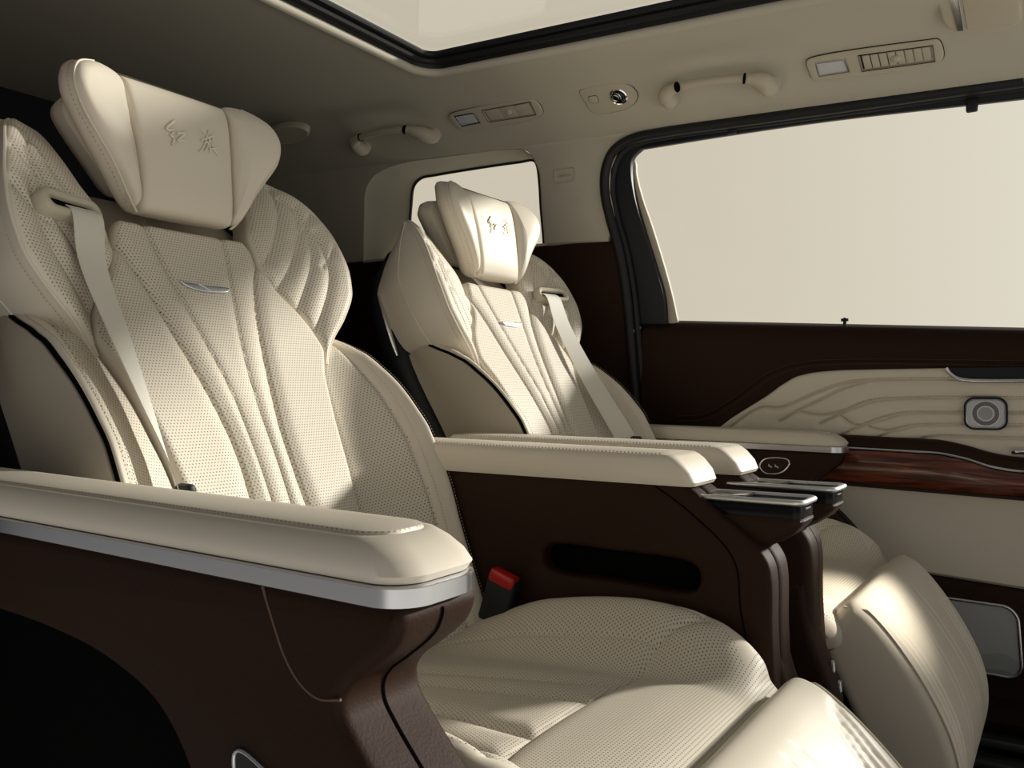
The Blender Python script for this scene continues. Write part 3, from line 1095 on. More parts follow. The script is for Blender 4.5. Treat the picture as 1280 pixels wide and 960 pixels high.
def seat(Y, far, label, foot_ang, cz):
    root = empty('captain_seat', (-0.75, Y, 0.0))
    tag(root, label, 'seat', 'captain seats')
    LOC = (0.75, 0, ZC)

    def part(mb, name, mats, parent=None, label=None, **k):
        if far and name in ('outer_armrest', 'armrest_chrome_strip', 'outer_flank', 'flank_recess', 'switch_bezel', 'seat_switch'):
            for v_ in mb.v:            # the far seat's outer arm rest is set further back
                v_[:, 0] -= 0.073
        return mb.build(name, mats, parent or root, LOC if parent is None else (0, 0, 0), mirror=far, label=label, **k)

    # ---------------- backrest core
    mb = MB()
    loops = []
    for v, hw, na, nb in ((-0.05, 0.20, -0.10, -0.02), (0.0, 0.215, -0.115, -0.012), (0.15, 0.222, -0.115, -0.012), (0.35, 0.225, -0.115, -0.016), (0.50, 0.225, -0.12, -0.024),
                          (0.62, 0.21, -0.125, -0.045), (0.70, 0.165, -0.12, -0.070), (0.75, 0.12, -0.11, -0.085), (0.765, 0.08, -0.105, -0.09)):
        q = rrect(2 * hw, nb - na, min(0.03, (nb - na) * .48), 5, 0, (na + nb) / 2)
        loops.append(bk(q[:, 0], v, q[:, 1]))
    mb.stack(loops)
    back = part(mb, 'backrest', 'cream_side_shaded', recalc=True)

    # centre panel with fanned pleats
    rows = [(-0.04, -0.136, 0.136), (0.12, -0.133, 0.133), (0.20, -0.138, 0.138), (0.25, -0.143, 0.143), (0.327, -0.153, 0.153), (0.363, -0.16, 0.16), (0.41, -0.171, 0.171), (0.44, -0.184, 0.184),
            (0.457, -0.190, 0.190), (0.48, -0.185, 0.185), (0.51, -0.173, 0.173), (0.56, -0.139, 0.139), (0.606, -0.121, 0.121), (0.632, -0.113, 0.113), (0.648, -0.102, 0.102)]
    pl_ = crom([(0.121, 0.607), (0.106, 0.58), (0.091, 0.54), (0.071, 0.46), (0.054, 0.38), (0.044, 0.31), (0.043, 0.24), (0.048, 0.15), (0.054, -0.04)], 5)
    st_ = crom([(0.066, 0.655), (0.063, 0.62), (0.047, 0.54), (0.031, 0.46), (0.020, 0.39), (0.016, 0.31), (0.015, 0.23), (0.016, -0.04)], 5)
    flip = lambda L: L * np.array([-1, 1])
    gr = []
    for L, w1, d1, w2, d2 in ((pl_, 0.0022, 0.006, 0.012, 0.006), (st_, 0.0020, 0.002, 0.008, 0.0025)):
        for q in (L, flip(L)):
            gr += [(q, w1, d1), (q, w2, d2)]
    mb = MB()

    def n0c(U, V, t):
        return n_panel(V) + 0.10 * np.abs(U) ** 2.0
    pad(mb, rows, bk, n0=n0c, er=0.012, e=0.012, depth=0.03, nu=150, nv=190, grooves=gr, edge_mi=2)
    for q in (st_, flip(st_)):
        for off in (0.0028, -0.0028):
            mb.dashes(bk(q[:, 0] + off, q[:, 1], n_panel(q[:, 1]) - 0.0005), 0.0044, 0.0030, 0.0006, mi=1)
    cp = part(mb, 'center_panel', ['perforated_leather', 'thread', 'cream_leather'], back, recalc=True)
    # badge
    mb = MB()
    bl = crom([(-0.0415, 0.5535), (-0.030, 0.5525), (0.0, 0.5505), (0.025, 0.5515), (0.0415, 0.5505), (0.036, 0.5435), (0.020, 0.5410), (-0.005, 0.5400), (-0.026, 0.5430), (-0.037, 0.5485)], 5, True)
    mb.plate(bl, bk(0, 0, float(n_panel(0.545)) + 0.0035), UU, BA, BN, 0.006, 0.0016)
    mb.tube(bk(np.array([-0.012, -0.004, 0.0, 0.006]), np.array([0.551, 0.5475, 0.545, 0.5415]), float(n_panel(.545)) + 0.0036), 0.0009, 6)
    part(mb, 'badge', 'satin_chrome', cp, label='small chrome wing badge')

    # ---------------- shoulder wings
    for sg in (-1, 1):
        mb = MB()
        outer_side = sg < 0
        rows = [(v, sg * a if sg > 0 else -b, sg * b if sg > 0 else -a) for v, a, b in zip(WV, WI, WO)]
        qs = [[(0.205, 0.765), (0.191, 0.707), (0.180, 0.682), (0.161, 0.648), (0.136, 0.612)],
              [(0.206, 0.741), (0.216, 0.722), (0.218, 0.702), (0.208, 0.666), (0.192, 0.633), (0.166, 0.593), (0.142, 0.565)],
              [(0.222, 0.72), (0.224, 0.69), (0.222, 0.66), (0.218, 0.628), (0.206, 0.598), (0.182, 0.555), (0.168, 0.530)],
              [(0.244, 0.705), (0.222, 0.676), (0.197, 0.650)],
              [(0.234, 0.665), (0.238, 0.64), (0.238, 0.61), (0.236, 0.588), (0.226, 0.559), (0.205, 0.520), (0.190, 0.495)],
              [(0.262, 0.640), (0.245, 0.616), (0.228, 0.600)]]
        if sg < 0 and True:
            pass
        gr = []
        for q in qs:
            L = crom([(sg * a, b) for a, b in q], 5)
            gr += [(L, 0.0024, 0.0026), (L, 0.010, 0.0048)]

        def n0w(U, V, t):
            tt = t if sg > 0 else 1 - t
            no = herm(WV, WNO, V)
            ni = herm([0.43, 0.50, 0.56, 0.60, 0.65, 0.70, 0.785], [-0.002, 0.000, -0.004, -0.007, -0.011, -0.016, -0.034], V)
            return ni + (no - ni) * np.clip(tt, 0, 1) ** 1.25
        pad(mb, rows, bk, n0=n0w, er=0.010, e=0.014, bulge=0.006, depth=0.03, nu=90, nv=130, grooves=gr, edge_mi=1)
        # side wall back to the shell, plain leather
        vv = np.linspace(0.432, 0.786, 60)
        wo, no, nr = herm(WV, WO, vv), herm(WV, WNO, vv), herm(WV, WNR, vv)
        cols = []
        for k in np.linspace(0, 1, 14):
            bul = 0.010 * math.sin(math.pi * k) + 0.004 * (1 - k)
            uo = wo + (np.maximum(np.minimum(wo, 0.268), 0.205) - wo) * k ** 0.7
            cols.append(bk(sg * (uo + bul - 0.002), vv, (no - 0.010) + (nr - no + 0.010) * k))
        P = np.stack(cols, 1)
        mb.grid(P, 1)
        # rear closing sheet
        q_ = vv < 0.64
        P2 = np.stack([cols[-1], bk(sg * (np.minimum(wo, 0.25) - 0.05), vv, nr + 0.004)], 1)
        mb.grid(P2[q_], 1)
        # piping along the ridge
        mb.tube(bk(sg * (wo + 0.000), vv, no - 0.0085), 0.0026, 8, mi=1)
        pth = bk(sg * (wo + 0.0072), vv, no - 0.016)
        mb.dashes(pth, 0.005, 0.0034, 0.0007, mi=2)
        smv = np.linspace(0.44, 0.775, 40)
        so2 = np.minimum(herm(WV, WO, smv), 0.272)
        mb.tube(bk(sg * (np.maximum(so2, 0.2) + 0.0098), smv, herm(WV, WNO, smv) * 0.45 + herm(WV, WNR, smv) * 0.55), 0.0014, 6, mi=1)
        part(mb, 'shoulder_wing', ['perforated_leather', 'cream_leather', 'thread'], back, recalc=False)

    # ---------------- lower side bolsters
    for sg in (-1, 1):
        mb = MB()
        rows = [(v, a if sg > 0 else -b, b if sg > 0 else -a) for v, a, b in zip(LV, LI, LO)]

        def n0l(U, V, t):
            tt = t if sg > 0 else 1 - t
            a, b = herm(LV, LNI, V), herm(LV, LNO, V)
            return a + (b - a) * (0.25 * tt + 0.75 * tt ** 2.0)
        vv = np.linspace(-0.05, 0.515, 70)
        li, lo_ = herm(LV, LI, vv), herm(LV, LO, vv)
        sl_ = lo_ - 0.028 - 0.0 * vv
        seam = np.c_[sg * sl_, vv][sl_ > li]
        gr = [(seam, 0.0025, 0.004), (seam, 0.007, 0.002)]

        def mf(U, V, t):
            tt = np.abs(U)
            return (tt > herm(LV, LO, V) - 0.028).astype(int)
        pad(mb, rows, bk, n0=n0l, er=0.014, e=0.014, bulge=0.0, depth=0.05, nu=70, nv=110, grooves=gr, mfun=mf, edge_mi=1)
        # outer face of the strip rolling back
        lno = herm(LV, LNO, vv)
        lnr = herm([-0.06, 0.341, 0.537], [-0.05, -0.084, -0.113], vv)
        pth = bk(sg * (lo_ - 0.0215), vv, lno - 0.0105)
        q = bk(seam[:, 0] + sg * 0.0045, seam[:, 1], herm(LV, LNI, seam[:, 1]) + (herm(LV, LNO, seam[:, 1]) - herm(LV, LNI, seam[:, 1])) * 0.74 + 0.0012)
        mb.dashes(q, 0.005, 0.0035, 0.0007, mi=2)
        q2 = bk(sg * (lo_ - 0.0045), vv, lno - 0.0042)
        mb.dashes(q2, 0.005, 0.0035, 0.0007, mi=2)
        part(mb, 'side_bolster', ['perforated_leather', 'cream_leather', 'thread'], back, recalc=True)
        # hard side panel behind a dark gap
        mb = MB()
        rw = []
        for k in np.linspace(0, 1, 10):
            n_ = (lno - 0.018) + (lnr - lno + 0.018) * k
            rw.append(bk(sg * (np.minimum(lo_, 0.262) + 0.006 * math.sin(math.pi * min(1, k + 0.15)) + 0.004), vv, n_))
        mb.grid(np.stack(rw, 1), 0)
        edge = np.stack([bk(sg * (np.minimum(lo_, 0.262) - 0.012), vv, lno - 0.020), rw[0]], 1)
        mb.grid(edge, 0)
        top = np.stack([np.stack([r_[-1] for r_ in rw]), np.stack([r_[-1] - sg * 0.03 * UU for r_ in rw])], 1)
        mb.grid(top, 0)
        mb.tube(bk(sg * (np.minimum(lo_, 0.262) + 0.0015), vv, lno - 0.0155), 0.0030, 8, mi=1)
        part(mb, 'side_panel', ['cream_side_shaded', 'dark_void'], back)

    # ---------------- navy hard shell behind, with its bright trim
    mb = MB()
    loops = []
    for v, hw, na, nb in ((-0.08, 0.235, -0.14, -0.05), (0.0, 0.25, -0.16, -0.06), (0.20, 0.262, -0.175, -0.07), (0.40, 0.266, -0.185, -0.09), (0.55, 0.266, -0.18, -0.105),
                          (0.64, 0.262, -0.170, -0.115), (0.70, 0.248, -0.150, -0.096), (0.75, 0.215, -0.118, -0.066)):
        q = rrect(2 * hw, nb - na, (nb - na) * .48, 6, 0, (na + nb) / 2)
        loops.append(bk(q[:, 0], v, q[:, 1]))
    mb.stack(loops)
    sh = part(mb, 'back_shell', 'navy_plastic', recalc=True, label='dark blue hard shell behind the backrest')
    for sg in (-1, 1):
        mb = MB()
        v = np.linspace(0.52, 0.655, 24)
        mb.tube(bk(sg * 0.270, v, -0.121 - 0.003 * np.cos((v - .52) * 20)), 0.0055 * np.sin(np.linspace(0.12, math.pi - 0.12, 24)) ** 0.4, 8)
        part(mb, 'shell_trim', 'satin_chrome', sh)

    # ---------------- headrest
    hz = [0.246, 0.252, 0.262, 0.285, 0.315, 0.345, 0.375, 0.400, 0.418, 0.432, 0.440]
    hs = [0.070, 0.0745, 0.0765, 0.0775, 0.079, 0.0815, 0.0845, 0.087, 0.0885, 0.0885, 0.086]
    so_z = [0.246, 0.252, 0.265, 0.285, 0.305, 0.330, 0.360, 0.385, 0.405, 0.425, 0.438, 0.446]
    so_u = [0.078, 0.084, 0.094, 0.106, 0.118, 0.136, 0.158, 0.168, 0.169, 0.160, 0.144, 0.122]

    def hx(z):      # front face of the pillow: x for a height
        return herm([0.235, 0.25, 0.27, 0.33, 0.38, 0.42, 0.445], [-1.078, -1.068, -1.067, -1.074, -1.084, -1.096, -1.112], z)

    def hfr(U, V, n):
        return np.stack([hx(V) + n, U, V], -1)
    mb = MB()
    loops = []
    full_z = [0.250, 0.253, 0.268, 0.305, 0.345, 0.385, 0.405, 0.425, 0.438, 0.444]
    full_u = [0.066, 0.079, 0.097, 0.122, 0.149, 0.170, 0.171, 0.162, 0.148, 0.128]
    out2 = crom(np.r_[np.c_[full_u, full_z], np.c_[-np.array(full_u), full_z][::-1]], 5, True)
    out2 = ccw(out2)
    for d, dxb in ((0.003, 0.001), (0.0, -0.008), (-0.003, -0.019), (-0.002, -0.030), (0.005, -0.040), (0.018, -0.047)):
        q = offset2d(out2, d)
        loops.append(np.c_[hx(np.clip(q[:, 1], .24, .445)) - 0.010 + 0.27 * np.maximum(np.abs(q[:, 0]) - 0.078, 0) + dxb, q[:, 0], q[:, 1]])
    mb.stack(loops, cap0=False)
    # body behind the pillow
    loops = []
    for d, dxb in ((0.022, -0.050), (0.008, -0.058), (0.006, -0.075), (0.010, -0.092), (0.024, -0.104), (0.05, -0.110)):
        q = offset2d(out2, d)
        loops.append(np.c_[hx(np.clip(q[:, 1], .24, .445)) * 0.4 + 0.6 * (-1.085) - 0.008 + dxb, q[:, 0] * 0.86, 0.345 + (q[:, 1] - 0.345) * 0.74])
    mb.stack(loops)
    hd = part(mb, 'headrest', 'cream_leather', recalc=True)
    # centre pad
    mb = MB()
    rows = [(z, -s_, s_) for z, s_ in zip(hz, hs)]
    pad(mb, rows, hfr, n0=0.004, er=0.012, e=0.012, bulge=0.007, depth=0.022, nu=60, nv=70)
    ce = part(mb, 'headrest_center', 'cream_leather', hd, recalc=True)
    for sg in (-1, 1):
        mb = MB()
        zi = np.linspace(0.436, 0.256, 12)
        ol = [(sg * (float(herm(hz, hs, z)) + 0.0015), z) for z in zi] + [(sg * u_, z) for u_, z in zip(so_u, so_z)][1:] + [(sg * 0.103, 0.446), (sg * 0.092, 0.442)]
        pillow(mb, crom(ol, 4, True), hfr, n0=lambda U, V: 0.001 + 0.27 * np.maximum(np.abs(U) - 0.078, 0), er=0.011, e=0.014, bulge=0.010, depth=0.016)
        pp = crom([(float(hx(min(z, .445))) - 0.0085 + 0.27 * max(o_ - 0.078, 0), sg * (o_ + 0.0006), z) for z, o_ in zip(so_z, so_u)], 4)
        mb.tube(pp, 0.0018, 6)
        mb.dashes(pp + np.array([-0.009, sg * 0.004, 0]), 0.0062, 0.0036, 0.0008, mi=1)
        part(mb, 'headrest_side', ['cream_leather', 'thread'], hd, recalc=False)
    # embroidered characters
    mb = MB()
    for L, r in STROKES:
        uu = -L[:, 0] if far else L[:, 0]
        h_ = 0.0062 + 0.007 * (1 - (L[:, 0] / 0.083) ** 2) * np.sqrt(np.clip(1 - (2 * (L[:, 1] - 0.24) / 0.2 - 1) ** 2, 0, 1))
        mb.tube(np.c_[hx(L[:, 1]) + h_ + 0.0002, uu, L[:, 1]], 1.1 * r * np.linspace(1.15, 0.8, len(L)), 8, flat=0.45, up=(1, 0, 0))
    part(mb, 'embroidery', 'silk_thread', ce, label='embroidered two-character emblem')

    # ---------------- seat belt through its slot on the outer wing
    sc0 = np.array([-1.048, -0.192, 0.226])
    ex_b = np.array([0.31, -0.95, 0.02]); ex_b /= np.linalg.norm(ex_b)
    nb_ = np.array([0.83, 0.20, 0.42]); nb_ -= ex_b * (nb_ @ ex_b); nb_ /= np.linalg.norm(nb_)
    ey_b = np.cross(nb_, ex_b)
    if ey_b[2] < 0:
        ey_b = -ey_b
    mb = MB()
    mb.plate(rrect(0.098, 0.036, 0.0165, 8), sc0 + nb_ * 0.012, ex_b, ey_b, nb_, 0.020, 0.005, holes=[rrect(0.074, 0.0125, 0.006, 6)])
    gd = part(mb, 'belt_guide', 'cream_plastic', back, recalc=True)
    mb = MB()
    mb.plate(rrect(0.078, 0.016, 0.006, 6), sc0 + nb_ * 0.004, ex_b, ey_b, nb_, 0.006, 0)
    part(mb, 'guide_slot', 'dark_void', back, recalc=True)
    mb = MB()
    cpt = crom([sc0 + nb_ * 0.004 + np.array([0, 0.014, 0.001]), sc0 + nb_ * 0.0155 + np.array([0.002, 0.012, -0.012]), (-1.012, -0.181, 0.160), (-0.955, -0.178, 0.060), (-0.900, -0.178, -0.025), (-0.860, -0.179, -0.085), (-0.835, -0.181, -0.125)], 8)
    n = len(cpt)
    A_, B_ = [], []
    for i, c in enumerate(cpt):
        k = i / (n - 1)
        kk = np.clip((k - 0.15) / 0.75, 0, 1)
        kk = kk * kk * (3 - 2 * kk)
        wdir = (1 - kk) * np.array([-0.02, -1.0, 0.0]) + kk * np.array([-0.86, 0.42, -0.22])
        # rotate through the forward side
        ang = kk
        wdir = np.array([0.22 * (1 - kk), -1.0, 0.0]) * math.cos(ang * 1.05) + np.array([0.86, 0.0, 0.1]) * math.sin(ang * 1.05)
        wdir /= np.linalg.norm(wdir)
        A_.append(c + wdir * 0.0235); B_.append(c - wdir * 0.0235)
    A_, B_ = np.array(A_), np.array(B_)
    T = np.gradient(cpt, axis=0)
    W_ = A_ - B_
    N_ = np.cross(T, W_)
    N_ /= np.linalg.norm(N_, axis=1)[:, None]
    sec = [A_ + N_ * 0.0007, B_ + N_ * 0.0007, B_ - N_ * 0.0007, A_ - N_ * 0.0007]
    mb.stack([np.array([s_[i] for s_ in sec]) for i in range(n)])
    bt = part(mb, 'seat_belt', 'webbing', recalc=True, label='off-white belt webbing')
    mb = MB()
    mb.box((-0.822, -0.186, -0.118), (0.028, 0.014, 0.030), 0.006)
    part(mb, 'belt_tongue', 'rubber', bt, recalc=True)

    # ---------------- cushion
    path = crom([(-0.83, -0.372), (-0.72, -0.356), (-0.60, -0.345), (-0.45, -0.337), (-0.37, -0.333), (-0.325, -0.339), (-0.296, -0.358), (-0.280, -0.390), (-0.279, -0.415), (-0.286, -0.44)], 10) + np.array([cz, -cz])
    pd = np.r_[0, np.cumsum(np.linalg.norm(np.diff(path, axis=0), axis=1))]
    tg = np.gradient(path, axis=0)
    tg /= np.linalg.norm(tg, axis=1)[:, None]

    def cfr(U, V, n):
        x, z = np.interp(V, pd, path[:, 0]), np.interp(V, pd, path[:, 1])
        tx, tz_ = np.interp(V, pd, tg[:, 0]), np.interp(V, pd, tg[:, 1])
        return np.stack([x - tz_ * n, U, z + tx * n], -1)
    s_of = lambda x: float(np.interp(x + cz, path[:55, 0], pd[:55]))
    sF = s_of(-0.445)
    hB_s = [0, s_of(-0.80), s_of(-0.70), s_of(-0.608), s_of(-0.485), s_of(-0.40), s_of(-0.36), s_of(-0.328), s_of(-0.305), pd[-1]]
    hB = [0.0, 0.005, 0.040, 0.066, 0.076, 0.066, 0.050, 0.027, 0.009, 0.0]

    def cn0(U, V, t):
        a = np.clip((np.abs(U) - 0.150) / 0.095, 0, 1)
        a = a * a * (3 - 2 * a)
        crown = 0.006 * np.cos(U / 0.25 * 1.5)
        return herm(hB_s, hB, V) * a + crown - 0.008 * (np.clip((np.abs(U) - 0.235) / 0.03, 0, 1)) ** 2
    rows = [(0.0, -0.262, 0.262), (0.15, -0.268, 0.268), (0.40, -0.268, 0.268), (sF + 0.06, -0.264, 0.264), (s_of(-0.30), -0.253, 0.253), (pd[-1], -0.208, 0.208)]
    front = crom([(-0.236, s_of(-0.388)), (-0.200, s_of(-0.43)), (-0.12, s_of(-0.452)), (0.0, s_of(-0.458)), (0.12, s_of(-0.452)), (0.200, s_of(-0.43)), (0.236, s_of(-0.388))], 6)
    gr = [(front, 0.0025, 0.004), (front, 0.012, 0.004)]
    for sg in (-1, 1):
        bs = np.array([(sg * 0.185, 0.02), (sg * 0.192, 0.2), (sg * 0.197, s_of(-0.435))])
        gr += [(bs, 0.0022, 0.003)]
        for a0, a1 in ((0.065, 0.125), (0.025, 0.058)):
            L = crom([(sg * a0, 0.02), (sg * (a0 + (a1 - a0) * .4), 0.2), (sg * a1, s_of(-0.462))], 6)
            gr += [(L, 0.0022, 0.0035), (L, 0.013, 0.006)]
        L = crom([(sg * 0.243, 0.03), (sg * 0.247, s_of(-0.60)), (sg * 0.246, s_of(-0.45)), (sg * 0.240, s_of(-0.39))], 6)
        gr += [(L, 0.0020, 0.0025)]

    def cm(U, V, t):
        lim = herm([0, s_of(-0.45), s_of(-0.39), s_of(-0.355), s_of(-0.335), pd[-1]], [0.245, 0.246, 0.238, 0.225, 0.205, 0.2], V)
        m_ = (np.abs(U) > lim) & (V < s_of(-0.338)) | (np.abs(U) > 0.246 - 0.05 * np.clip((V - s_of(-0.31)) / 0.08, 0, 1))
        return m_.astype(int)
    mb = MB()
    pad(mb, rows, cfr, n0=cn0, er=0.022, e=0.024, depth=0.10, nu=150, nv=220, grooves=gr, mfun=cm, ends=(False, False))
    part(mb, 'seat_cushion', ['perforated_cushion', 'cream_leather'], recalc=True)

    # ---------------- leg rest
    fa = foot_ang
    fp = np.array([(-0.300, -0.345), (-0.288, -0.330), (-0.272, -0.322), (-0.252, -0.330), (-0.225, -0.356), (-0.190, -0.402), (-0.160, -0.452), (-0.138, -0.502), (-0.128, -0.550), (-0.130, -0.600), (-0.146, -0.645),
                   (-0.170, -0.655), (-0.200, -0.640), (-0.240, -0.560), (-0.285, -0.470), (-0.315, -0.400), (-0.312, -0.362)])
    pv = np.array([-0.285, -0.335])
    ca, sa = math.cos(fa), math.sin(fa)
    rot = lambda P: pv + (P - pv) @ np.array([[ca, sa], [-sa, ca]]) + np.array([cz, -cz])
    fpc = crom(fp, 6, True)
    fpc = np.roll(ccw(fpc), 0, 0)
    base = fpc.copy()

    def fdisp(p, u, k):
        x, z = p[:, 0], p[:, 1]
        front_ = np.clip((x - (-0.30 + (-0.33 - z) * 0.55) - 0.02) / 0.02, 0, 1) * np.clip((-0.340 - z) / 0.006, 0, 1)
        au = np.abs(u)
        q_ = np.c_[au, z]
        sharp = np.zeros(len(p))
        for L_, dp, wd_ in LEG_SEAMS:
            sharp = np.maximum(sharp, dp * np.exp(-(seg_dist(q_, L_) / wd_) ** 2))
        d_ = sharp
        return -d_ * front_ * (1 - min(k, 1))
    mb = MB()
    sweep(mb, base, -0.232, 0.232, 0.020, disp=fdisp, nu=150)
    # seam round both sides
    for sg in (-1, 1):
        q = offset2d(ccw(base), 0.002)
        sel = q[(q[:, 0] > -0.29 + (-0.33 - q[:, 1]) * 0.45) & (q[:, 1] < -0.33)]
        sel = sel[np.argsort(-sel[:, 1])]
        mb.tube(np.c_[sel[:, 0], np.full(len(sel), sg * 0.224), sel[:, 1]], 0.0017, 6)
    for v_ in mb.v:
        v_[:, [0, 2]] = rot(v_[:, [0, 2]])
    lr = part(mb, 'leg_rest', 'cream_leather', recalc=True)
    mb = MB()
    tp = crom([(-0.322, -0.385), (-0.318, -0.362), (-0.306, -0.343), (-0.293, -0.337), (-0.284, -0.342), (-0.282, -0.365), (-0.300, -0.41)], 5, True)
    sweep(mb, ccw(tp), -0.205, 0.205, 0.012, nu=12)
    for v_ in mb.v:
        v_[:, [0, 2]] = rot(v_[:, [0, 2]])
    part(mb, 'leg_rest_hinge_pad', 'cream_leather', lr, recalc=True)

    # ---------------- seat base and sides
    mb = MB()
    sweep(mb, [(-0.86, -0.735), (-0.42, -0.735), (-0.40, -0.60), (-0.34, -0.50), (-0.34, -0.45), (-0.86, -0.45)], -0.262, 0.262, 0.01, nu=6)
    part(mb, 'seat_base', 'brown_plastic', recalc=True)

    # ---------------- outer arm rest
    def pad_loops(levels, n=10):
        """levels: (x0, x1, u0, u1, z_rear, z_front, r)"""
        out = []
        for x0, x1, u0, u1, zr, zf, r in levels:
            L = rrect(x1 - x0, u1 - u0, r, n, (x0 + x1) / 2, (u0 + u1) / 2)
            out.append(np.c_[L[:, 0], L[:, 1], zr + (zf - zr) * np.clip((L[:, 0] + 1.0) / 0.65, 0, 1.1)])
        return out
    mb = MB()
    mb.stack(pad_loops([(-1.06, -0.337, -0.391, -0.306, -0.109, -0.1185, 0.026), (-1.06, -0.334, -0.393, -0.304, -0.104, -0.1135, 0.026), (-1.06, -0.340, -0.392, -0.305, -0.096, -0.106, 0.026),
                        (-1.055, -0.350, -0.389, -0.3085, -0.087, -0.099, 0.024), (-1.05, -0.361, -0.382, -0.313, -0.0825, -0.0935, 0.022), (-1.046, -0.366, -0.377, -0.3165, -0.0828, -0.0933, 0.022), (-1.045, -0.367, -0.3755, -0.3175, -0.0830, -0.0935, 0.022), (-1.044, -0.368, -0.3745, -0.3185, -0.0805, -0.091, 0.021),
                        (-1.04, -0.372, -0.370, -0.322, -0.0795, -0.0900, 0.020), (-1.0, -0.40, -0.350, -0.335, -0.0790, -0.0895, 0.007)]))
    lv = rrect(0.677, 0.058, 0.021, 10, -0.7065, -0.347)
    q = np.c_[lv[:, 0], lv[:, 1], -0.0810 + (-0.0915 + 0.0810) * np.clip((lv[:, 0] + 1.0) / 0.65, 0, 1.1)]
    mb.dashes(np.r_[q, q[:1]], 0.0044, 0.0028, 0.0006, mi=1)
    ap = part(mb, 'outer_armrest', ['cream_leather', 'thread'], recalc=True)
    mb = MB()
    mb.stack(pad_loops([(-1.06, -0.336, -0.390, -0.307, -0.124, -0.1335, 0.026), (-1.06, -0.334, -0.3925, -0.3045, -0.1235, -0.133, 0.027), (-1.06, -0.3325, -0.394, -0.303, -0.1225, -0.132, 0.028), (-1.06, -0.3325, -0.394, -0.303, -0.1115, -0.1205, 0.028),
                        (-1.06, -0.334, -0.3925, -0.3045, -0.1105, -0.1195, 0.027), (-1.06, -0.336, -0.390, -0.307, -0.110, -0.119, 0.026)]))
    part(mb, 'armrest_chrome_strip', 'satin_chrome', ap, recalc=True)
    # brown flank below it
    dn = 0.012 if far else 0.0
    fpr = [(-0.350, -0.1315), (-0.342, -0.1335), (-0.339, -0.140), (-0.343, -0.152), (-0.351, -0.161), (-0.368, -0.1745), (-0.383 - dn * .5, -0.186 - dn * .5), (-0.389 - dn * .7, -0.196 - dn * .9), (-0.388 - dn * .7, -0.207 - dn), (-0.379 - dn * .5, -0.220 - dn), (-0.362 - dn * .3, -0.239 - dn), (-0.345, -0.257 - dn), (-0.312, -0.295 - dn), (-0.290, -0.350 - dn), (-0.275, -0.43 - dn), (-0.27, -0.62)]
    prof = crom(fpr, 5)
    arch = crom([(-0.505, -0.735), (-0.505, -0.55), (-0.506, -0.45), (-0.512, -0.36), (-0.537, -0.285), (-0.577, -0.240), (-0.64, -0.216), (-0.72, -0.204), (-0.86, -0.198), (-1.06, -0.196)], 6)
    prof = np.r_[prof, [(-0.27, -0.735)], arch, [(-1.06, -0.126)]]
    mb = MB()
    sweep(mb, prof, -0.389, -0.306, 0.009, nu=10)
    sl3 = crom(fpr, 5)[9:-8]
    mb.tube(np.c_[sl3[:, 0] + 0.0003, np.full(len(sl3), -0.3475), sl3[:, 1]], 0.0012, 6, mi=2)
    uo = -0.3893
    sl2 = crom([(-0.461, -0.133), (-0.452, -0.152), (-0.438, -0.178), (-0.424, -0.192), (-0.408, -0.1985), (-0.388, -0.1955)], 6)
    mb.tube(np.c_[sl2[:, 0], np.full(len(sl2), uo + 0.0006), sl2[:, 1]], 0.0010, 6, mi=1)
    ar = crom([(-0.86, -0.1945), (-0.72, -0.2005), (-0.64, -0.2125), (-0.577, -0.2355), (-0.537, -0.281), (-0.512, -0.357)], 6)
    mb.dashes(np.c_[ar[:, 0], np.full(len(ar), uo + 0.0022), ar[:, 1] + 0.006], 0.0045, 0.003, 0.0005, mi=1)
    fl = part(mb, 'outer_flank', ['brown_leather', 'thread_brown', 'dark_void'], recalc=True)
    mb = MB()
    sweep(mb, [(-1.04, -0.735), (-0.49, -0.735), (-0.49, -0.36), (-0.52, -0.25), (-0.62, -0.20), (-1.04, -0.18)], -0.352, -0.30, 0.006, nu=4)
    part(mb, 'flank_recess', 'dark_void', fl, recalc=True)
    # front column of the flank
    mb = MB()
    so_l = crom([(-0.489, -0.252), (-0.482, -0.2465), (-0.455, -0.2545), (-0.432, -0.2645), (-0.426, -0.275), (-0.440, -0.290), (-0.475, -0.285), (-0.486, -0.272)], 5, True)
    mb.plate(so_l, (0, uo - 0.0025, 0), (1, 0, 0), (0, 0, 1), (0, -1, 0), 0.006, 0.0015, holes=[offset2d(ccw(so_l), 0.003)])
    sb = part(mb, 'switch_bezel', 'satin_chrome', fl, recalc=True)
    mb = MB()
    mb.plate(offset2d(ccw(so_l), 0.0025), (0, uo - 0.0008, 0), (1, 0, 0), (0, 0, 1), (0, -1, 0), 0.004, 0)
    mb.box((-0.452, uo - 0.002, -0.273), (0.03, 0.006, 0.012), 0.003)
    part(mb, 'seat_switch', 'piano_black', sb, recalc=True)
    # control pad on the inner face of the outer arm rest
    ui = -0.3055
    ctl = crom([(-0.578, -0.176), (-0.582, -0.165), (-0.571, -0.151), (-0.556, -0.1465), (-0.530, -0.146), (-0.517, -0.150), (-0.514, -0.160), (-0.525, -0.176), (-0.540, -0.183), (-0.566, -0.184)], 4, True)
    mb = MB()
    mb.plate(ctl, (0, ui + 0.003, 0), (1, 0, 0), (0, 0, 1), (0, 1, 0), 0.006, 0.0014, holes=[offset2d(ccw(ctl), 0.0035)])
    bz = part(mb, 'control_bezel', 'bright_chrome', fl, recalc=True)
    mb = MB()
    mb.plate(offset2d(ccw(ctl), 0.0032), (0, ui + 0.001, 0), (1, 0, 0), (0, 0, 1), (0, 1, 0), 0.004, 0)
    mb.box((-0.549, ui + 0.002, -0.1655), (0.034, 0.004, 0.019), 0.002)
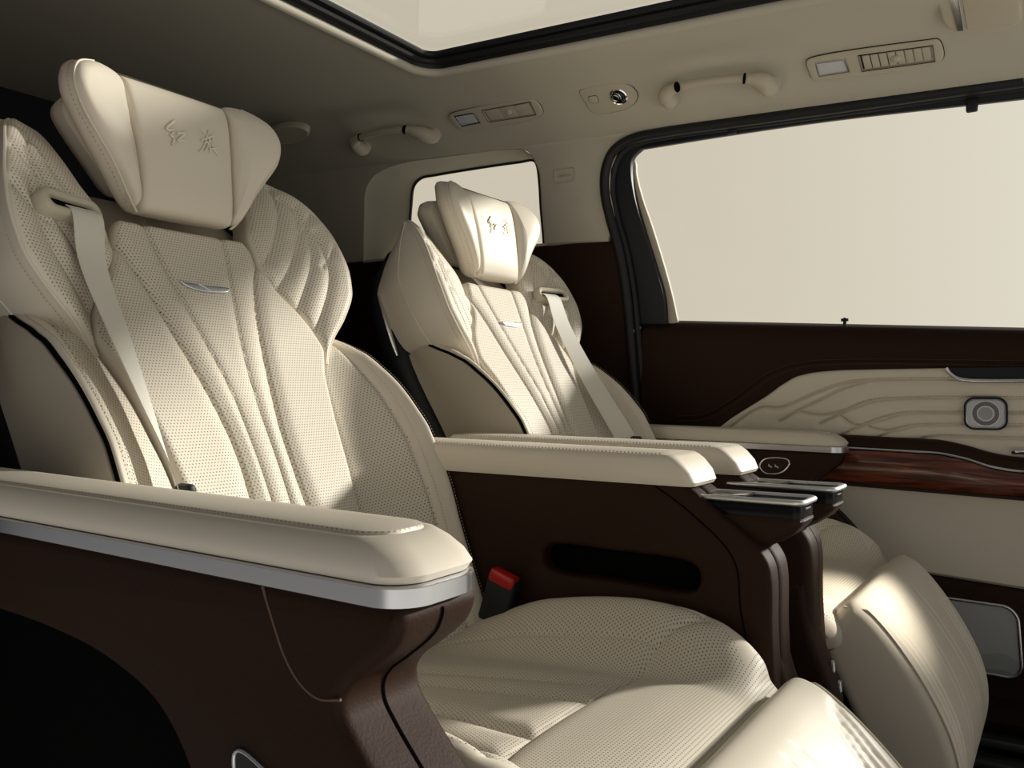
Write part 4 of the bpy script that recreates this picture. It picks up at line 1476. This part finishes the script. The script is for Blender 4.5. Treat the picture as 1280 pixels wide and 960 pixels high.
    bq = part(mb, 'control_button', 'brown_plastic', bz, recalc=True)
    mb = MB()
    for cx in (-0.556, -0.542):
        s_ = 1 if far else 1
        for a, b in (((-0.004, 0.003), (-0.0005, -0.001)), ((-0.0005, -0.001), (0.004, -0.003)), ((-0.0045, -0.0008), (-0.0005, -0.002)), ((0.001, -0.001), (0.0025, -0.005))):
            mb.tube(np.array([(cx + a[0], ui + 0.0046, -0.165 + a[1]), (cx + b[0], ui + 0.0046, -0.165 + b[1])]), 0.0007, 5)
    part(mb, 'button_icons', 'icon_white', bz, recalc=True)

    # ---------------- inner arm rest and console
    mb = MB()
    mb.stack(pad_loops([(-0.935, -0.409, 0.262, 0.352, -0.122, -0.1245, 0.012), (-0.94, -0.406, 0.259, 0.355, -0.117, -0.1195, 0.013), (-0.94, -0.412, 0.257, 0.358, -0.104, -0.107, 0.013),
                        (-0.94, -0.424, 0.256, 0.360, -0.090, -0.094, 0.013), (-0.938, -0.432, 0.258, 0.359, -0.0825, -0.088, 0.013), (-0.935, -0.437, 0.262, 0.355, -0.0785, -0.0850, 0.012), (-0.932, -0.440, 0.265, 0.352, -0.0790, -0.0855, 0.012), (-0.93, -0.444, 0.269, 0.348, -0.0775, -0.0840, 0.012), (-0.91, -0.46, 0.300, 0.315, -0.0765, -0.083, 0.007)], 6))
    for u in (0.2630, 0.3540):
        xs_ = np.linspace(-0.92, -0.445, 60)
        mb.dashes(np.c_[xs_, np.full(60, u), -0.0785 + (xs_ + 1) / 0.65 * -0.0065 + 0.0008], 0.0056, 0.0036, 0.0011, mi=1)
    part(mb, 'inner_armrest', ['cream_leather', 'thread'], recalc=True)
    cprof = [(-0.96, -0.11), (-0.425, -0.118), (-0.405, -0.130), (-0.392, -0.142), (-0.345, -0.176), (-0.318, -0.202), (-0.309, -0.222), (-0.307, -0.30), (-0.302, -0.38), (-0.292, -0.45), (-0.284, -0.60), (-0.284, -0.735), (-0.96, -0.735)]
    cp2 = np.array(cprof)
    mid = crom(cp2[1:12], 4)
    cpf = ccw(np.r_[cp2[:1], mid, cp2[12:]])
    mb = MB()
    sweep(mb, cpf, 0.296, 0.348, 0.014, nu=6)
    co = part(mb, 'console', 'brown_leather', recalc=True)
    # seat-side face with the storage slot
    slot = ccw(crom([(-0.636, -0.238), (-0.632, -0.226), (-0.618, -0.2185), (-0.52, -0.2185), (-0.418, -0.2215), (-0.404, -0.230), (-0.402, -0.248), (-0.410, -0.259), (-0.424, -0.2625), (-0.52, -0.2595), (-0.612, -0.258), (-0.630, -0.2515)], 4, True))
    mb = MB()
    mb.plate(offset2d(cpf, 0.002), (0, 0.268, 0), (1, 0, 0), (0, 0, 1), (0, -1, 0), 0.030, 0.007, holes=[slot])
    sm_ = crom([(-0.462, -0.126), (-0.418, -0.154), (-0.364, -0.200), (-0.352, -0.224), (-0.348, -0.27), (-0.339, -0.32), (-0.33, -0.42)], 6)
    mb.tube(np.c_[sm_[:, 0], np.full(len(sm_), 0.2677), sm_[:, 1]], 0.0011, 6, mi=1)
    part(mb, 'console_face', ['brown_leather', 'dark_void'], co, recalc=True)
    mb = MB()
    mb.box((-0.519, 0.2945, -0.24), (0.25, 0.055, 0.004), 0.001, ex=(1, 0, 0), ey=(0, 0, 1))
    part(mb, 'slot_lining', 'dark_void', co, recalc=True)
    # column flare near the floor
    mb = MB()
    fl_p = crom([(-0.316, -0.27), (-0.311, -0.32), (-0.300, -0.36), (-0.288, -0.39), (-0.278, -0.415), (-0.274, -0.46), (-0.272, -0.735)], 5)
    fl_p = np.r_[fl_p, [(-0.36, -0.735), (-0.36, -0.27)]]
    sweep(mb, fl_p, 0.292, 0.352, 0.012, nu=6)
    cf = part(mb, 'console_front', 'brown_leather', co, recalc=True)
    for z_ in (-0.387, -0.413):
        mb = MB()
        L = rrect(0.009, 0.018, 0.003, 4)
        mb.plate(L, (-0.2715 - (0.012 if z_ > -0.40 else 0.003), 0.318, z_ - 0.004), (0, 1, 0), (0, 0, 1), (1, 0, 0), 0.004, 0.001, holes=[rrect(0.0055, 0.0135, 0.0015, 4)])
        part(mb, 'charging_port', 'satin_chrome', cf, recalc=True)
    # tray pod under the arm rest front
    mb = MB()
    pod = []
    for x0, x1, u0, u1, z, r in ((-0.430, -0.2775, 0.281, 0.349, -0.158, 0.012), (-0.430, -0.2765, 0.280, 0.350, -0.161, 0.013), (-0.428, -0.2785, 0.280, 0.350, -0.166, 0.014), (-0.424, -0.288, 0.281, 0.349, -0.177, 0.018), (-0.415, -0.304, 0.283, 0.347, -0.188, 0.022), (-0.40, -0.322, 0.288, 0.342, -0.197, 0.024), (-0.385, -0.345, 0.296, 0.334, -0.201, 0.015)):
        L = rrect(x1 - x0, u1 - u0, r, 6, (x0 + x1) / 2, (u0 + u1) / 2)
        pod.append(np.c_[L[:, 0], L[:, 1], np.full(len(L), z)])
    mb.stack(pod)
    td = part(mb, 'tray_pod', 'brown_leather', recalc=True)

    def slab(x0, x1, u0, u1, z0, z1, r, b):
        out = []
        for d, z in ((b, z0), (0.3 * b, z0 + 0.3 * b), (0, z0 + b), (0, z1 - b), (0.3 * b, z1 - 0.3 * b), (b, z1)):
            L = rrect(x1 - x0 - 2 * d, u1 - u0 - 2 * d, max(r - d, 0.002), 6, (x0 + x1) / 2, (u0 + u1) / 2)
            out.append(np.c_[L[:, 0], L[:, 1], np.full(len(L), z)])
        return out
    mb = MB()
    mb.stack(slab(-0.430, -0.2775, 0.2815, 0.3485, -0.1595, -0.142, 0.012, 0.001))
    part(mb, 'tray_band', 'black_band', td, recalc=True)
    mb = MB()
    mb.stack(slab(-0.430, -0.283, 0.2865, 0.3435, -0.146, -0.1385, 0.010, 0.001))
    part(mb, 'tray_floor', 'piano_black', td, recalc=True)
    mb = MB()
    mb.stack(slab(-0.430, -0.352, 0.2865, 0.3435, -0.140, -0.1345, 0.003, 0.001))
    part(mb, 'tray_lid', 'piano_black', td, recalc=True)
    mb = MB()
    ring = rrect(0.156, 0.0675, 0.012, 6, -0.3535, 0.315)
    rp = np.c_[ring[:, 0], ring[:, 1], np.full(len(ring), -0.1375)]
    mb.tube(rp, 0.0036, 10, closed=True, up=(0, 0, 1))
    part(mb, 'tray_rim', 'tray_metal', td, recalc=True)
    mb = MB()
    mb.box((-0.2772, 0.315, -0.1465), (0.002, 0.02, 0.002), 0.0005)
    mb.tube(np.array([(-0.279, 0.285, -0.1605), (-0.2763, 0.300, -0.1605), (-0.2763, 0.330, -0.1605), (-0.279, 0.345, -0.1605)]), 0.0009, 6)
    part(mb, 'tray_catch', 'satin_chrome', td, recalc=True)

    # ---------------- buckle on the console side
    mb = MB()
    d_ = np.array([0.30, 0.0, 0.95]); d_ /= np.linalg.norm(d_)
    ex_ = np.array([0.95, 0.0, -0.30]); ex_ /= np.linalg.norm(ex_)
    bc = np.array([-0.692, 0.243, -0.300])
    mb.box(bc, (0.046, 0.024, 0.075), 0.005, ex=ex_, ey=(0, 1, 0))
    bu = part(mb, 'belt_buckle', 'rubber', recalc=True)
    mb = MB()
    mb.box(bc - np.cross(ex_, (0, 1, 0)) * -0.0330 + np.array([0, -0.004, 0]), (0.042, 0.021, 0.020), 0.005, ex=ex_, ey=(0, 1, 0))
    part(mb, 'release_button', 'red_plastic', bu, recalc=True)
    return root


seat(0.7856, False, 'near captain seat in front, its belt slot on the left wing', math.radians(11), 0.008)
seat(1.5856, True, 'far captain seat beside the door window, its belt slot on the right wing', 0.0, -0.005)


# ------------------------------------------------------------------ fittings along the roof rail
REX = np.array([1.0, 0.0, -0.03]); REX /= np.linalg.norm(REX)
RNN = -RFN / np.linalg.norm(RFN)
RNN = RNN - REX * (RNN @ REX); RNN /= np.linalg.norm(RNN)
REY = np.cross(RNN, REX)
if REY[2] < 0:
    REY = -REY


def rail2(pts):
    """pixels on the rail -> (ex, ey) about RF0"""
    return np.array([((onrail(*p) - RF0) @ REX, (onrail(*p) - RF0) @ REY) for p in pts])


def fixture(name, label, cat, group, px):
    """an Empty on the rail; children use its local plane frame"""
    c = onrail(*px)
    o = empty(name, (c[0], c[1], c[2] + ZC))
    tag(o, label, cat, group)
    return o, c


LIFT = 0.007


def rp_(pts, c):
    return np.array([((onrail(*p) - c) @ REX, (onrail(*p) - c) @ REY) for p in pts])


def vent_unit(outline, lens, vent, slats, label, px, group):
    o, c = fixture('roof_lamp_vent', label, 'roof lamp and vent', group, px)
    O3 = RNN * LIFT
    mb = MB()
    L = crom(rp_(outline, c), 5, True)
    lens2 = rp_(lens, c)
    vent2 = rp_(vent, c)
    mb.plate(L, O3, REX, REY, RNN, 0.012, 0.003, holes=[lens2, vent2])
    mb.tube(O3 - RNN * 0.0045 + L[:, :1] * REX + L[:, 1:] * REY, 0.0013, 6, mi=1, closed=True)
    mb.tube(O3 - RNN * 0.0002 + vent2[:, :1] * REX + vent2[:, 1:] * REY, 0.0008, 6, mi=1, closed=True)
    mb.build('housing', ['cream_plastic', 'dark_void'], o, recalc=True)
    mb = MB()
    mb.plate(ccw(lens2), O3 - RNN * 0.001, REX, REY, RNN, 0.006, 0.0012, holes=[offset2d(ccw(lens2), 0.004)])
    f = mb.build('lamp_frame', 'satin_chrome', o, recalc=True)
    mb = MB()
    mb.plate(offset2d(ccw(lens2), 0.0038), O3 - RNN * 0.003, REX, REY, RNN, 0.004, 0.001)
    mb.build('lamp_lens', 'lamp_lens', f, recalc=True)
    mb = MB()
    v_in = offset2d(ccw(vent2), 0.002)
    mb.plate(v_in, O3 - RNN * 0.0065, REX, REY, RNN, 0.003, 0)
    vb = mb.build('vent_well', 'brown_plastic', o, recalc=True)
    v_s = offset2d(ccw(vent2), 0.0065)
    a0, a1 = v_s[:, 0].min(), v_s[:, 0].max()
    lo, hi = v_s[:, 1].min(), v_s[:, 1].max()
    # slats follow the vent's quad: bilinear from its four corners
    q = np.array([vent2[i] for i in (0, 1, 2, 3)])     # tl, tr, br, bl
    ctr = q.mean(0)
    q = ctr + (q - ctr) * np.array([0.93, 0.82])
    for i in range(slats):
        s0, s1 = i / slats + 0.012, (i + 1) / slats - 0.004
        tl, tr = q[0] + (q[1] - q[0]) * s0, q[0] + (q[1] - q[0]) * s1
        bl, br = q[3] + (q[2] - q[3]) * s0, q[3] + (q[2] - q[3]) * s1
        mb = MB()
        mb.plate(np.array([tl, tr, br, bl]), O3 - RNN * 0.002, REX, REY, RNN, 0.004, 0.0008)
        mb.build('slat', 'cream_plastic', vb, recalc=True)
    mb = MB()
    k = []
    m_ = q.mean(0)
    for a, h in ((0.011, -0.002), (0.010, 0.001), (0.006, 0.0035), (0.0015, 0.0045)):
        t = np.arange(16) * 2 * math.pi / 16
        k.append(O3 + RNN * h + (m_[0] + a * np.cos(t))[:, None] * REX + (m_[1] + a * 0.72 * np.sin(t))[:, None] * REY)
    mb.stack(k)
    mb.build('thumb_knob', 'cream_plastic', vb, recalc=True)


vent_unit([(562, 143), (572, 138), (655, 124), (668, 124), (676, 131), (679, 140), (672, 146), (592, 160), (578, 161), (567, 152)],
          [(568, 143), (593, 139), (602, 152), (578, 157)],
          [(603, 136), (663, 126), (671, 142), (612, 151)], 3,
          'small roof lamp with air vent, between the rear grab handle and the round reading lamp', (620, 143), 'roof lamp and vent units')
vent_unit([(1009, 74), (1020, 69), (1160, 49), (1172, 48), (1178, 56), (1179, 72), (1170, 79), (1030, 98), (1018, 98), (1012, 88)],
          [(1018, 76), (1057, 71), (1063, 88), (1024, 94)],
          [(1073, 67), (1166, 55), (1169, 75), (1078, 87)], 8,
          'wide roof lamp with slatted air vent, right of the front grab handle', (1095, 72), 'roof lamp and vent units')

# round reading lamp with its button
o, c = fixture('reading_lamp', 'teardrop reading lamp plate with round chrome lamp and square button', 'reading lamp', None, (762, 121))
mb = MB()
L = crom(rp_([(725, 113), (733, 109), (770, 103), (788, 106), (797, 116), (794, 128), (780, 136), (752, 141), (741, 139), (733, 128)], c), 6, True)
mb.plate(L, RNN * 0.006, REX, REY, RNN, 0.010, 0.003)
mb.tube(RNN * 0.0022 + L[:, :1] * REX + L[:, 1:] * REY, 0.0012, 6, mi=1, closed=True)
mb.build('plate', ['cream_plastic', 'dark_void'], o, recalc=True)
mb = MB()
pc = rp_([(774, 119)], c)[0]
ct = pc[0] * REX + pc[1] * REY
for pr in ([(0.0225, 0.002), (0.0225, 0.0075), (0.0205, 0.0095), (0.018, 0.0085), (0.0165, 0.005), (0.012, 0.0035)],):
    rows = []
    t = np.arange(32) * 2 * math.pi / 32
    for r, h in pr:
        rows.append(ct + RNN * h + (r * np.cos(t))[:, None] * REX + (r * np.sin(t))[:, None] * REY)
    mb.stack(rows)
mb.build('lamp_ring', 'bright_chrome', o, recalc=True)
mb = MB()
rows = []
for r, h in ((0.0165, 0.005), (0.0158, 0.0085), (0.012, 0.0125), (0.006, 0.0145), (0.001, 0.015)):
    rows.append(ct + RNN * h + (r * np.cos(t))[:, None] * REX + (r * np.sin(t))[:, None] * REY)
mb.stack(rows)
ey_ = mb.build('lamp_eye', 'piano_black', o, recalc=True)
mb = MB()
off = ct + REX * -0.004 + REY * 0.003 + RNN * 0.0145
mb.tube(np.array([off + 0.0075 * (math.cos(a) * REX + math.sin(a) * REY) for a in t]), 0.0014, 8, closed=True)
mb.tube(np.array([off + 0.0125 * (math.cos(a) * REX + math.sin(a) * REY) - RNN * 0.001 for a in np.linspace(-0.6, 1.6, 12)]), 0.0009, 6)
mb.build('eye_trim', 'bright_chrome', ey_, recalc=True)
mb = MB()
bc = rp_([(743, 122)], c)[0]
mb.plate(rrect(0.022, 0.019, 0.004, 5, bc[0], bc[1]), RNN * 0.0082, REX, REY, RNN, 0.005, 0.0016)
bl_ = rrect(0.0225, 0.0195, 0.004, 5, bc[0], bc[1])
mb.tube(RNN * 0.0060 + bl_[:, :1] * REX + bl_[:, 1:] * REY, 0.0009, 6, mi=1, closed=True)
mb.build('button', ['cream_plastic', 'dark_void'], o, recalc=True)


# grab handles
def grab(pts, label, px):
    o, c = fixture('grab_handle', label, 'grab handle', 'roof grab handles', px)
    P = [(onrail(*p) - c) for p in pts]                   # foot, elbow, elbow, foot
    out = 0.034
    path = crom([P[0] + RNN * -0.004, P[0] + RNN * 0.016, P[1] + RNN * (out * 0.92), P[2] + RNN * out, P[3] + RNN * out, P[4] + RNN * (out * .90), P[5] + RNN * 0.016, P[5] + RNN * -0.004], 7)
    d = np.r_[0, np.cumsum(np.linalg.norm(np.diff(path, axis=0), axis=1))]
    k = d / d[-1]
    rad = 0.0105 + 0.009 * np.clip((0.24 - k) / 0.10, 0, 1) + 0.009 * np.clip((k - 0.76) / 0.10, 0, 1)
    mb = MB()
    a, b = (k > 0.265) & (k < 0.735), None
    mb.tube(path[a], rad[a], 14, flat=0.8, up=REY)
    mb.build('grip', 'cream_plastic', o, recalc=True)
    for sel in (k < 0.275, k > 0.725):
        mb = MB()
        mb.tube(path[sel], rad[sel] + 0.0012, 14, flat=0.95, up=REY)
        mb.build('bracket', 'cream_plastic', o, recalc=True)
    for kk in (0.27, 0.73):
        i = int(np.argmin(abs(k - kk)))
        mb = MB()
        tt_ = (path[i + 1] - path[i - 1]) / np.linalg.norm(path[i + 1] - path[i - 1])
        mb.tube(np.array([path[i] - tt_ * 0.0012, path[i], path[i] + tt_ * 0.0012]), rad[i] + 0.0022, 14, flat=0.9, up=REY)
        mb.build('pivot_gap', 'dark_void', o, recalc=True)


grab([(456, 182), (449, 169), (460, 161), (512, 152), (530, 157), (543, 166)], 'rear grab handle, in the dim corner left of the small lamp vent', (495, 162))
grab([(840, 120), (838, 107), (851, 97), (930, 86), (956, 90), (964, 104)], 'front grab handle, above the wide door window', (902, 98))

# overhead console at the right edge
o, c = fixture('vanity_console', 'overhead panel with a silver bar, cut by the upper right picture edge', 'roof console', None, (1235, 0))
mb = MB()
L = crom(rp_([(1170, -30), (1176, 0), (1181, 16), (1188, 25), (1200, 28), (1215, 27), (1275, 18), (1278, 0), (1272, -36)], c), 4, True)
mb.plate(L, RNN * 0.030, REX, REY, RNN, 0.040, 0.005)
mb.build('housing', 'cream_plastic', o, recalc=True)
mb = MB()
mb.plate(rp_([(1186, -25), (1199, -27), (1207, 26), (1198, 27)], c), RNN * 0.0325, REX, REY, RNN, 0.006, 0.0015)
mb.build('silver_bar', 'satin_chrome', o, recalc=True)
mb = MB()
mb.plate(rp_([(1202, -27), (1270, -36), (1276, 0), (1276, 12), (1272, 16), (1211, 25)], c), RNN * 0.0325, REX, REY, RNN, 0.005, 0.002)
mb.build('flap', 'cream_plastic', o, recalc=True)

# oval speaker in the dark headliner between the seats
zc_ = 0.735
oc = onplane(359, 168, np.array([-1.9, 1.80, 0.722]), np.array([0, 0.45, 0.9]))
o = empty('roof_speaker', (oc[0], oc[1], oc[2] + ZC))
tag(o, 'dim oval roof speaker grille in the dark headliner, right of the near headrest', 'speaker')
nn_ = -np.array([0, 0.45, 0.9]) / math.hypot(.45, .9)
ex_ = np.array([1.0, 0, 0]); ey_ = np.cross(nn_, ex_)
t = np.arange(32) * 2 * math.pi / 32
el = np.c_[0.085 * np.cos(t), 0.034 * np.sin(t)]
mb = MB()
mb.plate(el, nn_ * 0.006, ex_, ey_, nn_, 0.02, 0.004, holes=[el * np.array([0.9, 0.8])])
mb.build('rim', 'cream_plastic', o, recalc=True)
mb = MB()
mb.plate(el * np.array([0.91, 0.82]), nn_ * 0.004, ex_, ey_, nn_, 0.01, 0.0)
mb.build('grille', 'cream_plastic', o, recalc=True)

# embossed tag on the pillar
tc_ = onwall(706, 219, 0.002)
o = empty('airbag_tag', (tc_[0], tc_[1], tc_[2] + ZC))
tag(o, 'small embossed rectangular tag on the cream door pillar', 'tag')
mb = MB()
fr = rrect(0.062, 0.036, 0.006, 5)
mb.plate(fr, NNW * 0.001, EXW, EYW, NNW, 0.003, 0.0007, holes=[rrect(0.058, 0.032, 0.005, 5)])
mb.build('border', 'cream_plastic', o, recalc=True)
cu = bpy.data.curves.new('lettering', 'FONT')
cu.body = 'AIRBAG'
cu.size = 0.0105
cu.extrude = 0.0005
cu.align_x = 'CENTER'
cu.align_y = 'CENTER'
to = bpy.data.objects.new('lettering', cu)
COL.objects.link(to)
cu.materials.append(M['cream_plastic'])
dg = bpy.context.evaluated_depsgraph_get()
lm = bpy.data.meshes.new_from_object(to.evaluated_get(dg))
bpy.data.objects.remove(to)
to = bpy.data.objects.new('lettering', lm)
COL.objects.link(to)
to.parent = o
to.matrix_local = Matrix((( EXW[0], EYW[0], NNW[0], 0), (EXW[1], EYW[1], NNW[1], 0), (EXW[2], EYW[2], NNW[2], 0.0)  , (0, 0, 0, 1)))

# sunshade hooks hanging from the window header
for px, lab in (((915, 160), 'small dark sunshade hook on the window header, below the grab handle'), ((1215, 131), 'small dark sunshade hook on the window header, toward the right edge')):
    p = onwall(*px, -0.015)
    mb = MB()
    mb.box((0, 0, 0), (0.022, 0.012, 0.030), 0.004)
    ob = mb.build('sunshade_hook', 'rubber', recalc=True)
    ob.location = (p[0], p[1], p[2])
    tag(ob, lab, 'hook', 'sunshade hooks')
    world(ob)
